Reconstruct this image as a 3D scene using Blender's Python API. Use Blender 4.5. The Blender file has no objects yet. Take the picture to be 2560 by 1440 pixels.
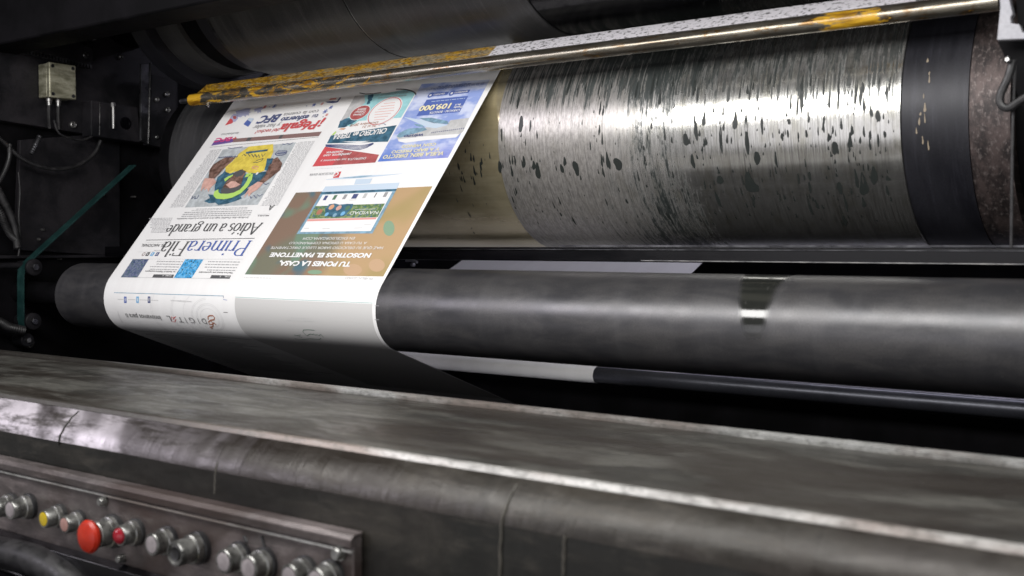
import bpy, math, random
from math import sin, cos, pi, radians, hypot, atan2
from mathutils import Vector, Matrix

# ------------------------------------------------------------------ camera / world / lamps / exposure
SC = bpy.context.scene
COL = SC.collection
F = 2800.0                                     # focal length in pixels of a 2560 wide picture
AX = Vector((0.80068377, -0.02309048, -0.59864207))   # world X seen as (right, up, forward)
AY = Vector((0.59908722, 0.03086057, 0.80008882))
AZ = Vector((0.0, 0.99925695, -0.03854277))
cam_d = bpy.data.cameras.new('camera'); cam = bpy.data.objects.new('camera', cam_d); COL.objects.link(cam)
right = Vector((AX[0], AY[0], AZ[0])).normalized()
fwd = Vector((AX[2], AY[2], AZ[2])).normalized()
right = (right - fwd*right.dot(fwd)).normalized()
upv = right.cross(fwd)
cam.matrix_world = Matrix(((right.x, upv.x, -fwd.x, 0), (right.y, upv.y, -fwd.y, 0), (right.z, upv.z, -fwd.z, 0), (0, 0, 0, 1)))
cam_d.sensor_width = 36.0; cam_d.lens = 36.0*F/2560
cam_d.clip_start = 0.02; cam_d.clip_end = 60
cam_d.dof.use_dof = True; cam_d.dof.focus_distance = 1.78; cam_d.dof.aperture_fstop = 6.5
SC.camera = cam

W = bpy.data.worlds.new("World"); SC.world = W; W.use_nodes = True
wn = W.node_tree.nodes; wl = W.node_tree.links
bg = wn['Background']
tc = wn.new('ShaderNodeTexCoord'); sx = wn.new('ShaderNodeSeparateXYZ'); cr = wn.new('ShaderNodeValToRGB')
mr = wn.new('ShaderNodeMapRange'); mr.inputs[1].default_value = -1; mr.inputs[2].default_value = 1
wl.new(tc.outputs['Generated'], sx.inputs[0]); wl.new(sx.outputs[2], mr.inputs[0]); wl.new(mr.outputs[0], cr.inputs[0])
els = cr.color_ramp.elements
els[0].position = 0.0; els[0].color = (.008, .008, .008, 1)
els[1].position = 1.0; els[1].color = (.012, .012, .014, 1)
for p_, c_ in ((.15, (.03, .028, .024)), (.18, (.50, .43, .29)), (.245, (.54, .48, .33)), (.262, (.22, .21, .20)), (.33, (.34, .33, .33)), (.44, (.42, .41, .42)), (.52, (.24, .24, .245)), (.72, (.03, .03, .034)), (.885, (.03, .03, .03)), (.90, (.40, .38, .31)), (.93, (.40, .38, .31)), (.945, (.02, .02, .02))):
    e = els.new(p_); e.color = (*c_, 1)
wl.new(cr.outputs[0], bg.inputs[0]); bg.inputs[1].default_value = 0.55


def area(name, loc, target, sxy, power, col=(1, 1, 1)):
    d = bpy.data.lights.new(name, 'AREA'); d.shape = 'RECTANGLE'; d.size, d.size_y = sxy; d.energy = power; d.color = col
    o = bpy.data.objects.new(name, d); COL.objects.link(o); o.location = loc
    o.rotation_euler = (Vector(target)-Vector(loc)).to_track_quat('-Z', 'Y').to_euler()
    return o


area('machine_lamp', (-.72, .37, .48), (-.9, 1.30, .08), (1.8, .30), 20, (1.0, .985, .965))
area('side_lamp', (-3.2, -1.2, 1.1), (-1.2, .9, -.2), (0.5, 0.9), 20, (.95, .9, 1.0))
area('far_side_lamp', (-0.3, 2.75, -0.19), (-.6, 1.7, -.2), (2.2, 0.10), 3.2, (.82, .8, 1.0))

area('room_fill', (-.7, -1.6, -.30), (-.9, 1.2, -.1), (3.0, 1.2), 13, (.97, .95, 1.0))  # unseen fill added behind the camera to lift the low front faces
area('rear_fill', (-.9, 2.62, .95), (-1.2, 2.1, -.1), (1.6, .2), 9, (.84, .82, 1.0))  # unseen fill added to brighten the rear sheet and low rod

SC.view_settings.view_transform = 'Standard'; SC.view_settings.look = 'None'
SC.view_settings.exposure = 0.0; SC.view_settings.gamma = 1.0
SC.view_settings.use_curve_mapping = False


# ------------------------------------------------------------------ measuring helpers
def ray(u, v):
    a, b = u-1280, 720-v
    return (AX[0]*a+AX[1]*b+AX[2]*F, AY[0]*a+AY[1]*b+AY[2]*F, AZ[0]*a+AZ[1]*b+AZ[2]*F)


def on_x(u, v, X):
    d = ray(u, v); t = X/d[0]; return (X, d[1]*t, d[2]*t)


def on_y(u, v, Y):
    d = ray(u, v); t = Y/d[1]; return (d[0]*t, Y, d[2]*t)


# ------------------------------------------------------------------ materials
MATS = {}


class NT:
    def __init__(s, name):
        m = bpy.data.materials.new(name); m.use_nodes = True; s.m = m; s.t = m.node_tree; s.n = s.t.nodes
        s.b = s.n['Principled BSDF']

    def node(s, typ, **kw):
        n = s.n.new(typ)
        for k, v in kw.items():
            setattr(n, k, v)
        return n

    def link(s, a, b):
        s.t.links.new(a, b)

    def set(s, inp, v):
        if hasattr(v, 'is_linked') or hasattr(v, 'links'):
            s.link(v, inp)
        else:
            inp.default_value = v

    def math(s, op, a, b=0.0, c=None, clamp=False):
        n = s.node('ShaderNodeMath', operation=op, use_clamp=clamp)
        s.set(n.inputs[0], a); s.set(n.inputs[1], b)
        if c is not None:
            s.set(n.inputs[2], c)
        return n.outputs[0]

    def coord(s, kind='Object', scale=(1, 1, 1), loc=(0, 0, 0)):
        t = s.node('ShaderNodeTexCoord'); mp = s.node('ShaderNodeMapping')
        mp.inputs['Scale'].default_value = scale; mp.inputs['Location'].default_value = loc
        s.link(t.outputs[kind], mp.inputs[0]); return mp.outputs[0]

    def noise(s, vec, scale=5, detail=4, rough=.55, dist=0.0):
        n = s.node('ShaderNodeTexNoise'); n.inputs['Scale'].default_value = scale; n.inputs['Detail'].default_value = detail
        n.inputs['Roughness'].default_value = rough; n.inputs['Distortion'].default_value = dist
        s.link(vec, n.inputs['Vector']); return n.outputs[0]

    def voro(s, vec, scale=5, rnd=1.0):
        n = s.node('ShaderNodeTexVoronoi'); n.inputs['Scale'].default_value = scale; n.inputs['Randomness'].default_value = rnd
        s.link(vec, n.inputs['Vector']); return n.outputs[0], n.outputs[1]

    def step(s, v, lo, hi, a=0.0, b=1.0):
        n = s.node('ShaderNodeMapRange', interpolation_type='SMOOTHSTEP')
        s.set(n.inputs[0], v); n.inputs[1].default_value = lo; n.inputs[2].default_value = hi
        n.inputs[3].default_value = a; n.inputs[4].default_value = b
        return n.outputs[0]

    def mix(s, f, a, b):
        n = s.node('ShaderNodeMix', data_type='RGBA')
        s.set(n.inputs[0], f)
        for i, v in ((6, a), (7, b)):
            if isinstance(v, tuple):
                n.inputs[i].default_value = (*v, 1)
            else:
                s.link(v, n.inputs[i])
        return n.outputs[2]

    def bump(s, h, strength=.2, dist=.002):
        n = s.node('ShaderNodeBump'); n.inputs['Strength'].default_value = strength; n.inputs['Distance'].default_value = dist
        s.link(h, n.inputs['Height']); s.link(n.outputs[0], s.b.inputs['Normal'])

    def xyz(s, kind='Object'):
        t = s.node('ShaderNodeTexCoord'); q = s.node('ShaderNodeSeparateXYZ'); s.link(t.outputs[kind], q.inputs[0]); return q.outputs

    def bsdf(s, col=None, rough=None, metal=None, spec=None):
        for k, v in (('Base Color', col), ('Roughness', rough), ('Metallic', metal), ('Specular IOR Level', spec)):
            if v is None:
                continue
            if isinstance(v, tuple):
                v = (*v, 1)
            s.set(s.b.inputs[k], v)
        return s.m


def grimy(name, c1, c2, r1, r2, metal, sc=(1, 1, 1), scale=14, bump=.15, fine=260, spec=.5):
    t = NT(name); v = t.coord('Object', sc)
    n = t.noise(v, scale, 6, .6, .3); k = t.step(n, .35, .68)
    g = t.noise(t.coord('Object'), fine, 2, .6)
    col = t.mix(k, c1, c2)
    col = t.mix(t.math('MULTIPLY', g, .5), col, (c1[0]*.3, c1[1]*.3, c1[2]*.3))
    ro = t.step(n, .3, .7, r1, r2)
    t.bump(g, bump, .0006)
    return t.bsdf(col, ro, metal, spec)


def ink(name, col, rough=.55, var=.12, blotch=0):
    t = NT('ink_'+name); n = t.noise(t.coord('UV'), 900, 2, .6)
    m2 = t.noise(t.coord('UV'), 75, 4, .65)
    d = tuple(c*(1-var)+.0 for c in col); l = tuple(min(1, c*(1-var)+var*.8) for c in col)
    cc = t.mix(n, d, l)
    if blotch:
        cc = t.mix(t.step(m2, .42, .62, 0, blotch), cc, tuple(min(1, c*.35) for c in col)); cc = t.mix(t.step(m2, .48, .34, 0, blotch*.5), cc, tuple(min(1, c*1.7+.03) for c in col))
    return t.bsdf(cc, rough, 0.0, .25)


M = {}
M['rodsteel'] = grimy('blue_black_rod_steel', (.055, .057, .07), (.085, .088, .105), .30, .36, .6, scale=8, bump=.1)
M['mblack'] = grimy('black_oily_steel', (.003, .003, .0034), (.008, .0075, .009), .5, .75, 0, scale=9, spec=.05)
M['blackgloss'] = grimy('black_gloss_paint', (.002, .002, .003), (.005, .0045, .006), .14, .3, 0, sc=(.2, 1, 1), scale=20, bump=.05, spec=.3)
M['frame'] = grimy('dark_frame_paint', (.011, .011, .013), (.032, .029, .033), .35, .6, .0, scale=12, spec=.14)
M['steel'] = grimy('worn_steel', (.22, .22, .22), (.42, .41, .40), .25, .45, .9, scale=40)
M['darksteel'] = grimy('dark_steel', (.05, .05, .055), (.13, .13, .14), .25, .5, .8, scale=30)
M['chrome'] = grimy('bright_steel', (.5, .5, .5), (.65, .64, .62), .15, .3, 1.0, scale=60)
M['rubber'] = grimy('black_hose_rubber', (.010, .010, .011), (.03, .028, .03), .35, .6, 0, scale=60)
M['belt'] = grimy('green_belt_fabric', (.004, .034, .033), (.009, .060, .057), .5, .75, 0, scale=40, bump=.4)
M['boxmetal'] = grimy('cast_aluminium', (.30, .29, .20), (.62, .60, .46), .35, .55, .55, sc=(1, 1, 3), scale=26, bump=.3)
M['lavmetal'] = grimy('pale_bracket', (.30, .30, .33), (.42, .42, .45), .45, .7, .1, scale=30)
M['mred'] = grimy('red_plastic', (.50, .022, .006), (.60, .035, .010), .3, .4, 0, scale=30, bump=.02)
M['redlens'] = grimy('red_lens', (.30, .01, .02), (.45, .02, .04), .15, .3, 0, scale=60, bump=.02)
M['yellowlens'] = grimy('yellow_lens', (.62, .45, .02), (.75, .55, .05), .2, .4, 0, scale=60, bump=.02)
M['whitelens'] = grimy('dusty_lens', (.30, .27, .28), (.42, .38, .39), .3, .5, 0, scale=60, bump=.02)
M['pinklens'] = grimy('faded_lens', (.40, .22, .19), (.50, .30, .27), .3, .5, 0, scale=60, bump=.02)
M['bezel'] = grimy('button_bezel_metal', (.22, .22, .21), (.50, .50, .48), .24, .42, .85, scale=70)
M['darkplastic'] = grimy('dark_plastic', (.015, .015, .017), (.035, .035, .035), .3, .5, 0, scale=40)


def m_rubber_roller():
    t = NT('grey_rubber_roller'); o = t.xyz('UV')
    v = t.coord('UV', (1, 1, 1)); n = t.noise(t.coord('UV', (5, 14, 1)), 2.6, 7, .62, .5); g = t.noise(v, 500, 3, .7)
    col = t.mix(t.step(n, .3, .7), (.050, .050, .055), (.088, .085, .086))
    col = t.mix(t.step(g, .35, .75, 0, .55), col, (.03, .03, .033))
    # polished worn patch, wide above and narrow below
    dx = t.math('ABSOLUTE', t.math('ADD', t.math('ADD', o[0], .514), t.math('MULTIPLY', o[1], .08)))
    hw = t.math('ADD', t.math('MULTIPLY', t.math('SUBTRACT', o[1], .165), .19), .008)
    wob = t.math('MULTIPLY', t.math('SUBTRACT', t.noise(v, 60, 3), .5), .005)
    k = t.step(t.math('ADD', t.math('SUBTRACT', hw, dx), wob), -.005, .006)
    k = t.math('MULTIPLY', k, t.step(o[1], .172, .200))
    col = t.mix(k, col, (.018, .019, .017))
    rough = t.math('MULTIPLY_ADD', k, -.27, t.step(n, .3, .7, .32, .38))
    t.bump(g, .10, .0004)
    wb = t.noise(t.coord('UV', (1, .02, 1)), 16, 5, .7); fine = t.noise(t.coord('UV', (1, .5, 1)), 150, 5, .75)
    col = t.mix(t.step(wb, .5, .7, 0, .35), col, (.10, .098, .10))
    col = t.mix(t.step(fine, .58, .75, 0, .35), col, (.16, .155, .15))
    rough = t.math('ADD', rough, t.step(wb, .35, .65, -.04, .05))
    return t.bsdf(col, rough, t.math('MULTIPLY_ADD', k, -.38, .38), t.math('MULTIPLY_ADD', k, .1, .9))


M['roller'] = m_rubber_roller()


def m_plate():
    t = NT('inky_printing_plate'); o = t.xyz('UV')
    fine = t.noise(t.coord('UV', (1, .06, 1)), 420, 4, .7)
    streak = t.noise(t.coord('UV', (9, 1.1, 1)), 9, 6, .75, .4)
    speck = t.noise(t.coord('UV', (1, .33, 1)), 230, 5, .75)
    blot = t.noise(t.coord('UV', (2.2, .9, 1)), 22, 4, .6, .2)
    dirtx = t.step(t.math('ABSOLUTE', t.math('SUBTRACT', o[0], -.86)), .26, .02)
    hs = t.noise(t.coord('UV', (30, 1.0, 1)), 6, 7, .72, .3)
    hs2 = t.noise(t.coord('UV', (60, 1.6, 1)), 7, 6, .75, .2)
    # streaky ink, strongest around the middle left, none at the right
    D = t.math('MULTIPLY', dirtx, .30)
    D = t.math('ADD', D, t.math('MULTIPLY', t.step(t.math('ABSOLUTE', t.math('SUBTRACT', o[0], -.79)), .085, .01), .20))
    D = t.math('ADD', D, t.math('MULTIPLY', t.math('MULTIPLY', t.step(o[1], .578, .640), t.step(hs, .34, .62, .1, 1)), .62))
    D = t.math('ADD', D, t.math('MULTIPLY', t.step(o[1], .52, .44), t.math('MULTIPLY', dirtx, .14)))
    k = t.math('ADD', D, t.math('MULTIPLY', t.math('SUBTRACT', streak, .5), 1.2))
    k = t.math('ADD', k, t.math('MULTIPLY', t.math('SUBTRACT', speck, .5), 1.0))
    k = t.math('ADD', k, t.math('MULTIPLY', t.math('SUBTRACT', hs, .5), .8))
    dark = t.step(k, .38, .70)
    base = t.mix(t.step(fine, .3, .7), (.50, .495, .47), (.66, .655, .63))
    warm = t.mix(t.step(blot, .45, .7), base, (.46, .45, .40))
    dusty = t.step(t.math('ADD', o[0], t.math('MULTIPLY', streak, .25)), -.62, -.80)
    warm = t.mix(t.math('MULTIPLY', dusty, .8), warm, t.mix(t.step(speck, .35, .65), (.20, .185, .175), (.42, .395, .37)))
    warm = t.mix(t.step(hs2, .46, .72, 0, .75), warm, (.13, .13, .12))
    col = t.mix(dark, warm, (.045, .052, .050))
    rough = t.math('ADD', t.math('MULTIPLY', dark, .16), t.math('MULTIPLY_ADD', dusty, .14, t.step(fine, .3, .7, .17, .24)))
    met = t.math('MULTIPLY_ADD', dark, -.45, t.math('MULTIPLY_ADD', dusty, -.30, .93))
    t.bump(fine, .05, .0003)
    return t.bsdf(col, rough, met)


M['plate'] = m_plate()


def m_basecyl():
    t = NT('golden_base_cylinder'); o = t.xyz('UV')
    fine = t.noise(t.coord('UV', (.02, 1, 1)), 260, 3, .7); s2 = t.noise(t.coord('UV', (.5, 1, 1)), 16, 4, .6)
    col = t.mix(t.step(s2, .35, .65), (.52, .45, .28), (.72, .64, .43))
    col = t.mix(t.math('MULTIPLY', fine, .35), col, (.16, .13, .08))
    return t.bsdf(col, t.step(s2, .3, .7, .14, .22), .72)


M['basecyl'] = m_basecyl()


def m_blankcyl(name, a, b, r1, r2):
    t = NT(name); v = t.coord('UV')
    n = t.noise(t.coord('UV', (1, .35, 1)), 12, 5, .6, .3); g = t.noise(v, 420, 3, .7)
    s = t.noise(t.coord('UV', (1, .08, 1)), 120, 3, .7)
    col = t.mix(t.step(n, .3, .7), a, b)
    col = t.mix(t.step(s, .45, .8, 0, .5), col, tuple(x*1.8 for x in b))
    col = t.mix(t.step(g, .4, .8, 0, .5), col, tuple(x*.3 for x in a))
    t.bump(g, .08, .0004)
    return t.bsdf(col, t.step(n, .3, .7, r1, r2), .35)


M['darkcyl'] = m_blankcyl('grey_blanket_rubber', (.035, .036, .038), (.065, .064, .066), .35, .5)
M['upper'] = m_blankcyl('upper_blanket_rubber', (.034, .034, .036), (.062, .061, .062), .35, .5)
M['endring'] = m_blankcyl('blue_black_ring', (.010, .010, .014), (.022, .022, .028), .38, .52)


def m_rust():
    t = NT('rusty_bearer'); n = t.noise(t.coord('UV', (2, 1, 1)), 30, 6, .7); g = t.noise(t.coord('UV', (1, .6, 1)), 220, 4, .7)
    col = t.mix(t.step(n, .35, .65), (.022, .018, .018), (.085, .064, .060))
    col = t.mix(t.step(g, .5, .75), col, (.20, .17, .16))
    t.bump(g, .3, .0008)
    return t.bsdf(col, .5, .5)


M['rust'] = m_rust()


def m_bar(kind):
    t = NT('guard_bar_'+kind); o = t.xyz('Object')
    n = t.noise(t.coord('Object', (.45, 1.6, 1.6)), 62, 6, .72, .6); f = t.noise(t.coord('Object', (.12, 1, 1)) if kind == 'rod' else t.coord('Object', (.6, 1, 1)), 90 if kind == 'rod' else 260, 4, .65)
    lo = t.noise(t.coord('Object', (1, .2, .2)), 9, 3, .6)
    if kind == 'rod':
        left = t.step(o[0], -1.20, -1.36)        # yellow paint left on the far end, one patch at the near end
        patch = t.math('MULTIPLY', t.step(o[0], -.55, -.52), t.step(o[0], -.452, -.470))
        amt = t.math('MAXIMUM', t.math('MULTIPLY', left, .14), t.math('MULTIPLY', patch, .25))
        amt = t.math('MAXIMUM', amt, t.math('MULTIPLY', t.step(o[0], -1.72, -1.765), .42))
        k = t.step(t.math('ADD', t.math('ADD', n, amt), t.math('MULTIPLY', lo, .12)), .70, .78)
        bare = t.mix(t.step(f, .35, .65), (.15, .135, .11), (.26, .24, .20))
        bare = t.mix(t.step(n, .50, .66), bare, (.13, .075, .03))
        rr = t.step(f, .3, .7, .16, .32)
    else:
        left = t.step(o[0], -1.063, -1.067)
        k = t.math('MULTIPLY', left, t.step(t.math('ADD', n, t.math('MULTIPLY', t.step(o[0], -1.2, -1.75), .09)), .44, .58))
        sp, _ = t.voro(t.coord('Object', (.7, 1, 1)), 210)
        bare = t.mix(t.step(f, .36, .48), (.06, .06, .06), (.70, .68, .72))
        worn = t.mix(t.step(f, .35, .6), (.10, .085, .06), (.34, .29, .20))
        bare = t.mix(left, bare, worn)
        rr = t.step(f, .3, .7, .30, .45)
    col = t.mix(k, bare, t.mix(t.step(f, .38, .62), (.16, .075, .008), (.56, .32, .02)))
    met = t.math('MULTIPLY_ADD', k, -.8, .85) if kind == 'rod' else .15
    t.bump(n, .06, .0005)
    return t.bsdf(col, rr, met)


M['rod'] = m_bar('rod'); M['strip'] = m_bar('strip')


def m_table(name, c1, c2, r1, r2, metal, dents=False, worn_glare=0, dull=None):
    t = NT(name); o = t.xyz('Object')
    a = t.noise(t.coord('Object', (1.0, 3.0, 3.0)), 5, 6, .62, .8)
    b = t.noise(t.coord('Object', (.8, 2.4, 2.4)), 24, 7, .70, .5)
    g = t.noise(t.coord('Object'), 330, 3, .7)
    w = t.noise(t.coord('Object', (3.2, .6, .5)), 12, 4, .6, .6)
    col = t.mix(t.step(a, .40, .60), c1, c2)
    col = t.mix(t.step(b, .50, .72, 0, .6), col, tuple(x*1.5 for x in c2))
    col = t.mix(t.step(g, .35, .8, 0, .35), col, tuple(x*.45 for x in c1))
    sc_ = t.noise(t.coord('Object', (.04, 1.4, 1.4)), 210, 4, .7); sd = t.noise(t.coord('Object', (1, .2, .2)), 46, 5, .75, 1.2)
    col = t.mix(t.step(sc_, .58, .70, 0, .35), col, tuple(min(1, x*2.2) for x in c2))
    col = t.mix(t.step(sd, .60, .72, 0, .5), col, tuple(x*.4 for x in c1))
    if dents:
        col = t.mix(t.step(w, .62, .80, 0, .6), col, tuple(x*.35 for x in c1))
    if worn_glare:
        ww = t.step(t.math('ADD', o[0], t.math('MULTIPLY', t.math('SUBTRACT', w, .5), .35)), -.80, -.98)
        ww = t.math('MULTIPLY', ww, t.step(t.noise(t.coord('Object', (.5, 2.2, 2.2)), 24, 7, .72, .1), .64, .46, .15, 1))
        col = t.mix(t.math('MULTIPLY', ww, worn_glare), col, (.66, .61, .67))  # glare painted as pale lavender over the worn left end
    c_ = t.noise(t.coord('Object', (1, 2, 2), (2, 5, 1)), 3.2, 5, .6, .6)
    col = t.mix(t.step(c_, .44, .58, 0, .85), col, (c1[0]*.62, c1[1]*.50, c1[2]*.45))
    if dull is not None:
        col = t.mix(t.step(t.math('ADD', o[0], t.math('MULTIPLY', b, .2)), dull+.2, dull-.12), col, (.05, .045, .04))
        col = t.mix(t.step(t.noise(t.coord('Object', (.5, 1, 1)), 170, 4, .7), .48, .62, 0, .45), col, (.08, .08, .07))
    ro = t.step(b, .3, .7, r1, r2)
    h = t.math('ADD', t.math('MULTIPLY', w, .8 if dents else .3), t.math('MULTIPLY', b, .3))
    t.bump(h, .35 if dents else .12, .004)
    return t.bsdf(col, ro, metal)


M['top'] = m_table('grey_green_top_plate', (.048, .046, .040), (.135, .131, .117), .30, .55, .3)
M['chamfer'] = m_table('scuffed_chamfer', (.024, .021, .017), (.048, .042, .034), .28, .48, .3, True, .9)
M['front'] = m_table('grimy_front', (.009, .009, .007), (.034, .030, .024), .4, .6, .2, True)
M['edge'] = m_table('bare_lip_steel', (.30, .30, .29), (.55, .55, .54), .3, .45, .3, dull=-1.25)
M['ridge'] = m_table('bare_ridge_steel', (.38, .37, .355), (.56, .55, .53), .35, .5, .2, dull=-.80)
M['seamlight'] = grimy('dusty_weld', (.07, .065, .055), (.13, .12, .10), .5, .6, .1, scale=60)
M['panel'] = m_table('panel_plate', (.085, .073, .071), (.19, .163, .16), .35, .5, .35)


# paper and inks
def m_paper():
    t = NT('newsprint_paper'); n = t.noise(t.coord('UV', (1, .15, 1)), 30, 5, .6); g = t.noise(t.coord('UV'), 900, 2)
    col = t.mix(t.step(n, .35, .7), (.80, .795, .79), (.84, .84, .835))
    col = t.mix(t.math('MULTIPLY', g, .12), col, (.70, .70, .70))
    rp = t.noise(t.coord('UV', (1, .10, 1)), 22, 3, .5)
    t.bump(rp, .35, .0022)
    return t.bsdf(col, .6, 0, .3)


M['paper'] = m_paper()
INK = dict(black=(.055, .055, .06), grey=(.30, .30, .31), lgrey=(.55, .55, .55), vlgrey=(.68, .68, .68), navy=(.03, .05, .18), blue=(.05, .11, .42),
           sky=(.15, .42, .70), red=(.62, .05, .06), salmon=(.72, .30, .27), pink=(.80, .42, .38), brown=(.22, .12, .11), purple=(.12, .05, .30), magenta=(.68, .04, .22),
           orange=(.66, .33, .18), yellow=(.80, .62, .06), cream=(.85, .78, .48), green=(.45, .72, .12), skin=(.20, .10, .07), skin2=(.70, .40, .33), white=(.84, .84, .84),
           photogrey=(.50, .54, .56), cyan=(.33, .66, .70), teal=(.02, .12, .20), lav=(.42, .44, .66), paleblue=(.55, .66, .78), steelblue=(.20, .36, .48),
           panelgrey=(.57, .565, .555), copper=(.40, .15, .08), darkgreen=(.06, .16, .08), paleline=(.38, .52, .50), ocean=(.08, .25, .55), darkred=(.42, .07, .07))
for k_, v_ in INK.items():
    M[k_] = ink(k_, v_, blotch={'yellow': .3, 'teal': .6, 'skin': .8, 'skin2': .3, 'photogrey': .3, 'darkred': .3, 'steelblue': .4, 'lgrey': .2, 'cyan': .15}.get(k_, 0))


def m_camo():
    t = NT('ink_blurred_bokeh_print'); o = t.xyz('UV')
    a = t.noise(t.coord('UV', (1, 1, 1), (3, 1, 0)), 9, 1, .4, .3); b = t.noise(t.coord('UV', (1, 1, 1), (7, 5, 0)), 14, 1, .4); c = t.noise(t.coord('UV', (1, 1, 1), (1, 9, 0)), 20, 1, .4)
    g = t.noise(t.coord('UV'), 800, 2)
    col = t.mix(t.step(a, .42, .60), (.20, .125, .085), (.15, .15, .10))
    col = t.mix(t.step(b, .54, .62), col, (.13, .22, .15))
    col = t.mix(t.step(c, .58, .68), col, (.05, .13, .17))
    rx = t.step(t.math('ADD', o[0], t.math('MULTIPLY', b, .12)), -1.235, -1.165)
    col = t.mix(rx, col, t.mix(t.step(a, .45, .6), (.46, .30, .15), (.36, .27, .10)))
    col = t.mix(t.math('MULTIPLY', g, .25), col, (.35, .33, .30))
    return t.bsdf(col, .55, 0, .25)


def m_blot(name, c1, c2, c3, scale):
    t = NT('ink_'+name); a = t.noise(t.coord('UV'), scale, 3, .6, .5); b = t.noise(t.coord('UV', (1, 1, 1), (4, 2, 0)), scale*1.6, 2, .6)
    col = t.mix(t.step(a, .45, .55), c1, c2); col = t.mix(t.step(b, .55, .62), col, c3)
    return t.bsdf(col, .55, 0, .25)


def m_skyad():
    t = NT('ink_sky_gradient_print'); o = t.xyz('UV'); n = t.noise(t.coord('UV', (1, 1.6, 1)), 22, 3, .6)
    k = t.step(o[1], .215, .30)
    side = t.step(o[0], -1.26, -1.13)
    low = t.mix(side, (.01, .11, .52), (.20, .21, .58))
    high = t.mix(t.step(n, .4, .62), (.27, .35, .66), (.58, .63, .80))
    return t.bsdf(t.mix(k, low, high), .55, 0, .25)


M['camo'] = m_camo(); M['skyad'] = m_skyad()
M['crowd'] = m_blot('crowd_photo', (.04, .06, .16), (.22, .24, .36), (.10, .20, .10), 260)
M['players'] = m_blot('players_photo', (.04, .30, .62), (.16, .48, .80), (.05, .10, .12), 150)
M['banner'] = m_blot('christmas_photo', (.10, .18, .07), (.24, .30, .14), (.05, .12, .20), 120)
M['scribble'] = ink('dark_green_pen', (.08, .16, .11))
M['wordgrey'] = ink('article_grey', (.36, .36, .37))

# ------------------------------------------------------------------ object helpers


def tag(o, label=None, cat=None, group=None, kind=None):
    for k, v in (('label', label), ('category', cat), ('group', group), ('kind', kind)):
        if v:
            o[k] = v
    return o


def thing(name, label, cat, loc=(0, 0, 0), group=None):
    o = bpy.data.objects.new(name, None); COL.objects.link(o); o.location = loc; o.empty_display_size = .02
    return tag(o, label, cat, group)


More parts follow.
